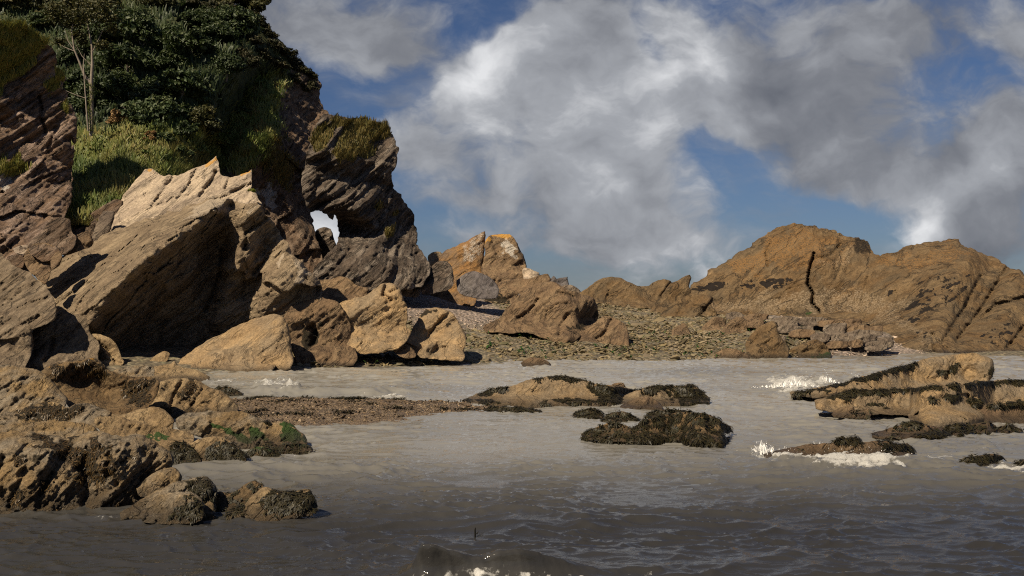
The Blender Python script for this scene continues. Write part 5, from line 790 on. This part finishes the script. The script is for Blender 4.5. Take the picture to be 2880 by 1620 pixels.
for q_, (x_, y_, w_, h_, n_) in enumerate(((2150, 1276, 14, 17, 200), (2330, 1276, 90, 12, 420), (2230, 1092, 45, 16, 360), (2330, 1080, 20, 12, 120), (742, 1098, 30, 10, 160))):
    Y0 = float(ywater(y_)); c0 = unp(np.array(float(x_)), np.array(float(y_)), np.array(Y0)); B_ = c0 + np.stack([r.normal(size=n_) * w_ / F * Y0, r.normal(size=n_) * .25, np.abs(r.normal(size=n_)) * .01 + .02], 1)
    o = ribbons('splash', B_, np.tile([0, -.35, .94], (n_, 1)) + r.normal(size=(n_, 3)) * .45, h_ / F * Y0 * np.exp(-np.abs(B_[:, 0] - c0[0]) / (w_ / F * Y0)) , .018 * Y0 / 20, m, None, False, 60 + q_, .7, 2, .9)
    tag(o, ('thin splash of white water thrown up at the tip of the foam-edged skerry', 'ragged white water along the near side of the foam-edged skerry', 'white water breaking left of the humped island rock', 'small splash against the side of the humped island rock', 'white crest of the small wave breaking beyond the shingle bar')[q_], 'splash', kind='stuff')
# a scrap of weed stalk floating upright near the breaking wave
Y0 = float(ywater(1502)); c = unp(np.array(1336.), np.array(1502.), np.array(Y0))
tubes('floating_weed', [([(0, 0, -.08), (.002, 0, 0), (0, .003, .05), (.006, 0, .085)], [.011, .012, .011, .006]), ([(.004, 0, .01), (.03, 0, .012), (.042, .0, .035)], [.008, .009, .005])], MAT['weed'], None, tuple(c))
tag(bpy.data.objects['floating_weed'], 'short dark stalk of weed floating upright behind the breaking wave', 'seaweed')
# ------------------------------------------------------------------ vegetation on the hillside
LM = {}
LM['dark'] = leaf_mat('dark_leaves', [(.015, .026, .009), (.028, .044, .013), (.044, .062, .018), (.062, .076, .024)], trans=.2)
LM['olive'] = leaf_mat('olive_leaves', [(.025, .03, .009), (.045, .047, .013), (.065, .062, .018), (.085, .07, .022)], trans=.2)
LM['pale'] = leaf_mat('grey_green_leaves', [(.05, .062, .032), (.085, .10, .052), (.12, .13, .075)], trans=.25)
LM['amber'] = leaf_mat('amber_leaves', [(.16, .09, .03), (.24, .14, .05), (.30, .19, .085), (.12, .09, .03)], trans=.25)
LM['fern'] = leaf_mat('bracken_leaves', [(.06, .09, .02), (.10, .135, .03), (.145, .165, .04), (.18, .18, .048), (.22, .18, .058)], trans=.25)
LM['lime'] = leaf_mat('lime_leaves', [(.10, .13, .02), (.17, .19, .03), (.22, .22, .04)], trans=.3)
LM['brush'] = leaf_mat('brush_leaves', [(.02, .024, .008), (.035, .038, .012), (.055, .045, .016), (.03, .03, .012)], trans=.15)
def crown_mesh(name, seed, R, squash=.85, clumps=26, per=95, leaf=.13, hollow=.45):
    r = np.random.RandomState(seed); V = []; Fc = []; C = []; b = 0
    for k in range(clumps):
        u = r.normal(size=3); u /= np.linalg.norm(u); u[2] = abs(u[2]) * 1.1 - .35
        c = u * R * (hollow + (1 - hollow) * r.rand()) * np.array([1, 1, squash]); rc = R * (.13 + .30 * r.rand() ** 1.6)
        d = r.normal(size=(per, 3)); d /= np.linalg.norm(d, axis=1)[:, None]; d[:, 2] = np.where(d[:, 2] < -.2, -d[:, 2] * .6, d[:, 2])
        P = c + d * rc * (r.rand(per, 1) ** .45) * np.array([1.05, 1.05, .85]); N = d * .75 + np.array([0, 0, .35]) + r.normal(size=(per, 3)) * .55; N /= np.linalg.norm(N, axis=1)[:, None]
        v, f = cards(P, N, leaf, r); V.append(v); Fc.append(f + b); b += len(v)
        C.append(np.repeat(np.clip(r.normal(.45, .2) + r.normal(size=per) * .18, 0, 1), 4))
    c = np.concatenate(C); return mesh_np(name, np.concatenate(V), np.concatenate(Fc), False, {'col': np.stack([c, c, c, c * 0 + 1], 1)})
def trunk_list(r, h, n=4):
    L = [([(0, 0, -.6), (r.normal() * .08, 0, h * .5), (r.normal() * .15, r.normal() * .1, h)], [.13, .10, .06])]
    for k in range(n):
        a = r.rand() * 6.28; z = h * (.45 + .4 * r.rand()); e = h * .5
        L.append(([(0, 0, z), (math.cos(a) * e * .5, math.sin(a) * e * .5, z + e * .45), (math.cos(a) * e, math.sin(a) * e, z + e * .8)], [.06, .04, .015]))
    return L
def on_hill(x, y):
    i = np.argmin((HILL['x'] - x) ** 2 + (HILL['y'] - y) ** 2); return HILL['P'][i]
D2S = 2880 / 2576
def tree(label, xd, yd, rpx, mat, seed, group=None, name='tree', out=.5, h=1.2, cat='tree', squash=.85, mesh=None, trunk=True, clumps=26, leaf=.13, base=None):
    """a tree or bush whose crown shows round (xd, yd), rooted in the slope behind"""
    x, y = xd * D2S, yd * D2S; S = on_hill(x, y) if base is None else base; Y = S[1]; R = rpx * D2S * Y / F
    C = unp(np.array(x), np.array(y), np.array(Y - out * R)); hh = h * R
    root = bpy.data.objects.new(name, None); COL.objects.link(root); root.location = (C[0], C[1], C[2] - hh); root.empty_display_size = .2
    tag(root, label, cat, group)
    me = mesh or crown_mesh('crown', seed, 1., squash, clumps, leaf=leaf)
    o = bpy.data.objects.new('crown', me); COL.objects.link(o); o.parent = root; o.location = (0, 0, hh); o.scale = (R, R, R); o.rotation_euler = (.3 * math.sin(seed), .3 * math.cos(seed * 1.3), seed * 1.7)
    if not me.materials: me.materials.append(mat)
    if trunk: tubes('trunk', trunk_list(np.random.RandomState(seed), hh), MAT['bark'], root)
    return root
WOOD = [(-20, 0), (60, 10), (120, 45), (350, 50), (420, 20), (440, 90), (370, 120), (500, 60), (330, 180), (410, 170), (480, 150), (540, 120), (520, 30), (590, 70), (300, 60), (560, 175), (460, 225), (390, 240), (320, 255), (430, 285), (500, 300), (260, 110), (190, 40), (-40, -20), (90, -30), (200, -40), (320, -20), (430, -45), (530, -30), (610, 20), (185, 140), (175, 225), (230, 235), (355, 300), (240, 20)]
protos = {}
for mk in ('dark', 'olive'):
    protos[mk] = [crown_mesh('crown', 50 + k + 10 * (mk == 'olive'), 1., 1., 70, 90, .075) for k in range(4)]
r = np.random.RandomState(77)
KIND = {'dark': ('dense dark green tree packed among others in the wood on the hillside', 'trees of the wood'), 'olive': ('olive-tinged tree of the wood high on the hillside', 'olive trees of the wood'), 'mid': ('mid-green leafy tree standing out among the darker wood', 'mid-green trees of the wood')}
LM['mid'] = leaf_mat('mid_leaves', [(.02, .034, .012), (.045, .068, .022), (.07, .092, .032), (.10, .112, .045)], trans=.22)
protos['mid'] = [crown_mesh('crown', 80 + k, 1., 1., 64, 84, .085) for k in range(3)]
for i, (a, b) in enumerate(WOOD):
    mk = 'olive' if (b < 45 and r.rand() < .6) or r.rand() < .1 else ('mid' if r.rand() < .33 else 'dark')
    tree(KIND[mk][0], a + r.normal() * 9, b + r.normal() * 9, r.uniform(36, 74), LM[mk], 200 + i, KIND[mk][1], out=r.uniform(.1, .5), h=.5, mesh=protos[mk][i % len(protos[mk])])
# the slender tree with bare ivy-clad stems in front of the wood
S = on_hill(238 * D2S, 345 * D2S); S = np.array([S[0], S[1] - 1.0, S[2]]); sc = S[1] / F
root = bpy.data.objects.new('tree', None); COL.objects.link(root); root.location = tuple(S); tag(root, 'slender tree with bare pale forked stems, one ivy-clad, beside the tall cliff', 'tree')
def q4(px, py, dy=0.): return ((px / 3.45 - 238 * D2S) * sc, dy, -(py / 3.45 - 345 * D2S) * sc)
tubes('trunk', [([q4(945, 1330), q4(950, 1100), q4(945, 830), q4(955, 640), q4(950, 460), q4(925, 330), q4(900, 200)], [.17, .16, .15, .11, .08, .05, .03]),
                ([q4(945, 830), q4(885, 750, -.1), q4(840, 620, -.2), q4(795, 500, -.3), q4(770, 320, -.3), q4(790, 200, -.2)], [.12, .10, .085, .07, .045, .02]),
                ([q4(930, 1290, -.3), q4(915, 1060, -.35), q4(898, 850, -.3), q4(885, 640, -.3), q4(888, 540, -.2)], [.07, .06, .05, .04, .015]),
                ([q4(790, 500, -.3), q4(740, 420, -.4), q4(715, 320, -.4)], [.05, .035, .015]), ([q4(800, 520, -.3), q4(700, 480, -.3), q4(620, 430, -.3)], [.035, .025, .01]),
                ([q4(945, 650), q4(860, 560, -.1), q4(800, 440, -.2)], [.04, .03, .012]), ([q4(955, 520), q4(985, 460), q4(1060, 300), q4(1120, 270)], [.05, .04, .03, .012]), ([q4(905, 975, -.3), q4(800, 940, -.5), q4(690, 890, -.6)], [.035, .028, .01])], MAT['bark'], root)
Pv = []; rr_ = np.random.RandomState(5)
for k in range(900):
    f = rr_.rand(); a = rr_.rand() * 6.28; c = np.array(q4(945 + 8 * math.sin(f * 9), 1300 - f * 480)); Pv.append(c + np.array([math.cos(a), math.sin(a), 0]) * (.17 + .05 * rr_.rand()))
Pv = np.array(Pv); Nv = Pv - np.array([[0, 0, 0]]); Nv[:, 2] = .3; Nv /= np.linalg.norm(Nv, axis=1)[:, None] + 1e-6
v, f = cards(Pv, Nv, .055, rr_); c = np.repeat(rr_.rand(len(Pv)), 4); link('ivy', mesh_np('ivy', v, f, False, {'col': np.stack([c, c, c, c], 1)}), LM['fern'], root)
V = []; Fc = []; C = []; nb_ = 0
for k, (a, b, R_) in enumerate([(880, 200, 150), (700, 140, 120), (1000, 160, 130), (1120, 190, 80), (760, 240, 80), (600, 180, 90), (930, 90, 140), (820, 350, 60), (640, 420, 50), (1060, 450, 60), (560, 90, 90), (1080, 70, 100), (860, 420, 40), (1150, 300, 60)]):
    R_ = R_ / 3.45 * sc; P = np.array(q4(a, b)) + rr_.normal(size=(330, 3)) * R_ * np.array([.55, .55, .33]); N = rr_.normal(size=(330, 3)) * .5 + np.array([0, -.2, .8]); N /= np.linalg.norm(N, axis=1)[:, None]
    v, f = cards(P, N, .12, rr_); V.append(v); Fc.append(f + nb_); nb_ += len(v); C.append(np.repeat(np.clip(.5 + .25 * rr_.normal(size=330), 0, 1), 4))
c = np.concatenate(C); link('crown', mesh_np('crown', np.concatenate(V), np.concatenate(Fc), False, {'col': np.stack([c, c, c, c], 1)}), LM['olive'], root)
# distinct bushes
tree('small amber-leaved sapling at the foot of the slender tree', 300, 300, 30, LM['amber'], 301, name='sapling', out=1.2, h=1.6, squash=1.1, clumps=14, leaf=.10)
tree('grey-green leafy young tree behind the amber sapling', 335, 262, 38, LM['pale'], 302, name='sapling', out=1.0, h=1.5, clumps=13, leaf=.10)
tree('amber and green low bush at the lower edge of the wood', 375, 345, 24, LM['amber'], 303, name='bush', out=.8, h=.7, cat='bush', trunk=False, clumps=9)
tree('upright grey-green bush on the bracken slope below the wood', 520, 318, 36, LM['pale'], 304, name='bush', out=.9, h=.8, cat='bush', trunk=False, squash=1.2, clumps=16)
tree('dark leafy bush at the upper edge of the bracken slope', 470, 330, 34, LM['dark'], 305, name='bush', out=.9, h=.8, cat='bush', trunk=False)
gi = np.argmin((GREAT['x'] - 712) ** 2 + (GREAT['y'] - 565) ** 2)
tree('small lime-green shrub growing on the peak of the great slab', 637, 480, 11, LM['lime'], 306, name='shrub', out=.8, h=.6, cat='shrub', trunk=False, clumps=10, leaf=.22, base=np.array([0, 56.2, 0]))
# brush along the skyline: each bush its own
sky = [(490, -6), (535, 5), (580, 12), (622, 22), (655, 40), (682, 70), (700, 98), (730, 122), (752, 145), (775, 172), (790, 200), (600, 55), (640, 85), (670, 120), (705, 150), (740, 185), (770, 215), (640, 140), (610, 120)]
for i, (a, b) in enumerate(sky):
    tree('low dark brush bush on the skyline slope of the hill', a - 8, b + 20, r.uniform(24, 34), LM['brush'], 400 + i, 'brush bushes on the skyline', name='bush', out=.5, h=.7, cat='bush', trunk=False, mesh=protos.setdefault('brush', [crown_mesh('crown', 90 + k, 1., .9, 60, 76, .07) for k in range(3)])[i % 3])
# bracken and grass covering the open slope
def cover(name, label, cat, polys, count, mat, length, width, seed, src=HILL, feather=14, lift=.5):
    r = np.random.RandomState(seed); w = np.zeros(len(src['x'])); nb = fbm(src['P'] * .6, 3)
    for pl in polys: w = np.maximum(w, sstep(-feather, feather, sdf(tp(0, pl), src['x'], src['y'])[0] + nb * 12))
    w = w * np.clip(.55 + .6 * nb, .05, 1.3); i = r.choice(len(w), count, p=w / w.sum()); P = src['P'][i] + r.normal(size=(count, 3)) * np.array([.12, .05, .05])
    clump = fbm(P * np.array([.9, .4, .9]) + seed, 3); lv = length * np.clip(.8 + .75 * clump, .35, 1.7)
    o = ribbons(name, P, src['N'][i], lv, width, mat, None, False, seed, lift, 2, 1.1)
    at = o.data.attributes['col']; c_ = np.empty(len(o.data.vertices) * 4, np.float32); at.data.foreach_get('color', c_); c_ = c_.reshape(-1, 4)
    c_[:, :3] = np.clip(.45 * c_[:, :3] + .28 + .55 * np.repeat(fbm(P * .35 + 7, 3), len(c_) // count)[:, None], 0, 1); at.data.foreach_set('color', c_.ravel())
    tag(o, label, cat, kind='stuff')
cover('bracken', 'green bracken covering the open slope below the wood', 'bracken', [[(170, 560), (175, 330), (230, 330), (300, 320), (380, 290), (480, 320), (560, 330), (640, 200), (720, 190), (700, 330), (650, 420), (560, 460), (450, 440), (300, 520)]], 30000, LM['fern'], .55, .13, 51)
cover('bracken', 'bright green bracken on the turf ledges of the headland', 'bracken', [[(545, 420), (560, 330), (600, 240), (640, 205), (715, 195), (725, 215), (690, 250), (700, 330), (660, 400), (600, 440)]], 14000, LM['fern'], .45, .12, 54, src=HEAD)
cover('grass', 'long green grass at the foot of the wooded slope', 'grass', [[(160, 570), (185, 440), (330, 400), (460, 370), (560, 400), (640, 400), (560, 460), (380, 440), (280, 530)]], 24000, leaf_mat('long_grass', [(.08, .095, .022), (.13, .135, .032), (.17, .155, .042), (.21, .18, .055)], trans=.25), .5, .05, 52)
cover('undergrowth', 'dark undergrowth filling the gaps between the trees of the wood', 'undergrowth', [[(-400, 340), (-400, -200), (480, -60), (800, 230), (640, 200), (560, 330), (480, 330), (200, 340)]], 26000, LM['dark'], .5, .16, 53)

fp = [crown_mesh('crown', 120 + k, 1., .75, 30, 60, .12) for k in range(3)]
for i, (a, b, rp) in enumerate([(205, 352, 22), (255, 372, 26), (330, 356, 24), (420, 352, 30), (300, 402, 24), (375, 392, 26), (455, 385, 28), (545, 362, 30), (585, 330, 30), (610, 285, 26), (625, 245, 22), (560, 405, 24), (240, 432, 22), (500, 372, 26), (650, 215, 20), (190, 405, 18), (345, 425, 18)]):
    tree('low green fern clump on the open slope below the wood', a, b, rp, LM['fern'] if i % 3 else LM['mid'], 500 + i, 'fern clumps on the open slope', name='fern', out=.35, h=.4, cat='fern', trunk=False, mesh=fp[i % 3] if i % 3 else None, squash=.7, clumps=24, base=None if a < 540 else HEAD['P'][np.argmin((HEAD['x'] - a * D2S) ** 2 + (HEAD['y'] - b * D2S) ** 2)] if b > 200 and a > 600 else None)

# ------------------------------------------------------------------ sky, sun, camera
SUN = Vector((-.47, -.50, .73)).normalized()
el = math.asin(SUN.z); az = math.atan2(SUN.x, SUN.y)
w = bpy.data.worlds.new('World'); scene.world = w; w.use_nodes = True; t = NT(w.node_tree)
out = t.n('ShaderNodeOutputWorld'); bg = t.n('ShaderNodeBackground'); t.l(bg.outputs[0], out.inputs[0]); bg.inputs[1].default_value = SKY_STRENGTH
sk = t.n('ShaderNodeTexSky', sky_type='NISHITA'); sk.sun_disc = False; sk.sun_elevation = el; sk.sun_rotation = az; sk.altitude = 0; sk.air_density = 1.0; sk.dust_density = .6; sk.ozone_density = 2.5
tc = t.n('ShaderNodeTexCoord'); sx = t.n('ShaderNodeSeparateXYZ'); t.l(tc.outputs['Generated'], sx.inputs[0])
yy = t.math('MAXIMUM', t.math('ABSOLUTE', sx.outputs[1]), .12); cb = t.n('ShaderNodeCombineXYZ'); t.l(t.math('DIVIDE', sx.outputs[0], yy), cb.inputs[0]); t.l(t.math('DIVIDE', sx.outputs[2], yy), cb.inputs[1]); t.l(t.math('MULTIPLY', t.math('LESS_THAN', sx.outputs[1], 0.), 3.7), cb.inputs[2])
uv = cb.outputs[0]
def blob(x, y, rx, ry, rot, wt):
    mp = t.n('ShaderNodeMapping', vector_type='TEXTURE'); t.l(uvw, mp.inputs[0]); mp.inputs['Location'].default_value = ((x - 1288) / 2504, (780 - y) / 2504, 0)
    mp.inputs['Rotation'].default_value = (0, 0, math.radians(rot)); mp.inputs['Scale'].default_value = (rx / 2504, ry / 2504, 1)
    d = t.vm('DOT_PRODUCT', mp.outputs[0], mp.outputs[0], out=1); return t.math('MULTIPLY', t.math('POWER', 2.718, t.math('MULTIPLY', d, -1.)), wt)
def total(L):
    s = None
    for q in L:
        b = blob(*q); s = b if s is None else t.math('ADD', s, b)
    return s
wn = t.noise(uv, 7., 4, .55, out=1); uvw = t.vm('ADD', uv, t.vm('SCALE', t.vm('SUBTRACT', wn, (.5, .5, .5)), .085))
sv = t.n('ShaderNodeSeparateXYZ'); t.l(uv, sv.inputs[0]); dens = t.math('SUBTRACT', total(CLOUDS), t.rng(sv.outputs[1], .33, .6, 0., 1.3))
mpn = t.n('ShaderNodeMapping'); t.l(uvw, mpn.inputs[0]); mpn.inputs['Rotation'].default_value = (0, 0, math.radians(-28)); mpn.inputs['Scale'].default_value = (1, 1.5, 1)
n1 = t.noise(mpn.outputs[0], 6.5, 9, .58); n2 = t.noise(mpn.outputs[0], 22, 6, .6)
raw = t.math('ADD', dens, t.math('MULTIPLY', t.math('SUBTRACT', n1, .5), 3.3))
raw = t.math('ADD', raw, t.math('MULTIPLY', t.math('SUBTRACT', n2, .5), .6))
wm = t.n('ShaderNodeMapping'); t.l(uvw, wm.inputs[0]); wm.inputs['Rotation'].default_value = (0, 0, math.radians(-12)); wm.inputs['Scale'].default_value = (1, 2.6, 1); wm.inputs['Location'].default_value = (3.1, 1.7, 0)
wisp = t.math('MULTIPLY', t.rng(t.noise(wm.outputs[0], 5.5, 9, .62), .42, .72), .55)
alpha = t.math('MAXIMUM', t.rng(raw, .05, .92), wisp)
# second look a little toward the sun tells lit rims from grey bodies
off = t.n('ShaderNodeMapping'); t.l(mpn.outputs[0], off.inputs[0]); off.inputs['Location'].default_value = (-.03, .035, 0)
n1b = t.noise(off.outputs[0], 6.5, 6, .55); shade = t.math('SUBTRACT', t.noise(mpn.outputs[0], 6.5, 6, .55), n1b)
bri = t.math('ADD', total(BRIGHT), t.math('ADD', .46, t.math('MULTIPLY', shade, 1.5)))
bri = t.math('ADD', bri, t.math('MULTIPLY', t.math('SUBTRACT', n2, .5), .30))
bri = t.math('SUBTRACT', bri, t.math('MULTIPLY', t.rng(raw, .8, 2.2), .16))
cr = t.n('ShaderNodeValToRGB'); e = cr.color_ramp.elements; e[0].position = 0; e[0].color = CL0 + (1,); e[1].position = 1; e[1].color = CL3 + (1,); e.new(.33).color = CL1 + (1,); e.new(.66).color = CL2 + (1,)
t.l(bri, cr.inputs[0])
cl = t.vm('SCALE', cr.outputs[0], 1.0 / SKY_STRENGTH)
skc = t.vm('MULTIPLY', sk.outputs[0], SKY_TINT)
t.l(t.mix(t.math('MULTIPLY', alpha, .97), skc, cl), bg.inputs[0])
L = bpy.data.lights.new('sun', 'SUN'); L.energy = SUN_STRENGTH; L.angle = math.radians(.5); L.color = (1., .86, .64)
so = bpy.data.objects.new('sun', L); COL.objects.link(so); so.rotation_euler = SUN.to_track_quat('Z', 'Y').to_euler(); so.location = (-40, 0, 60)
cam = bpy.data.cameras.new('camera'); co = bpy.data.objects.new('camera', cam); COL.objects.link(co); scene.camera = co
cam.lens = 35; cam.sensor_width = 36; cam.shift_y = (HY - 810) / 2880; cam.clip_end = 6000; cam.clip_start = .1
co.location = (0, 0, CAMH); co.rotation_euler = (math.pi / 2, 0, 0)
scene.view_settings.view_transform = 'Standard'; scene.view_settings.look = 'None'; scene.view_settings.gamma = 1; scene.view_settings.exposure = EXPOSURE
scene.render.engine = 'CYCLES'; scene.cycles.use_denoising = False; scene.cycles.filter_width = 1.1; scene.cycles.sample_clamp_indirect = 4
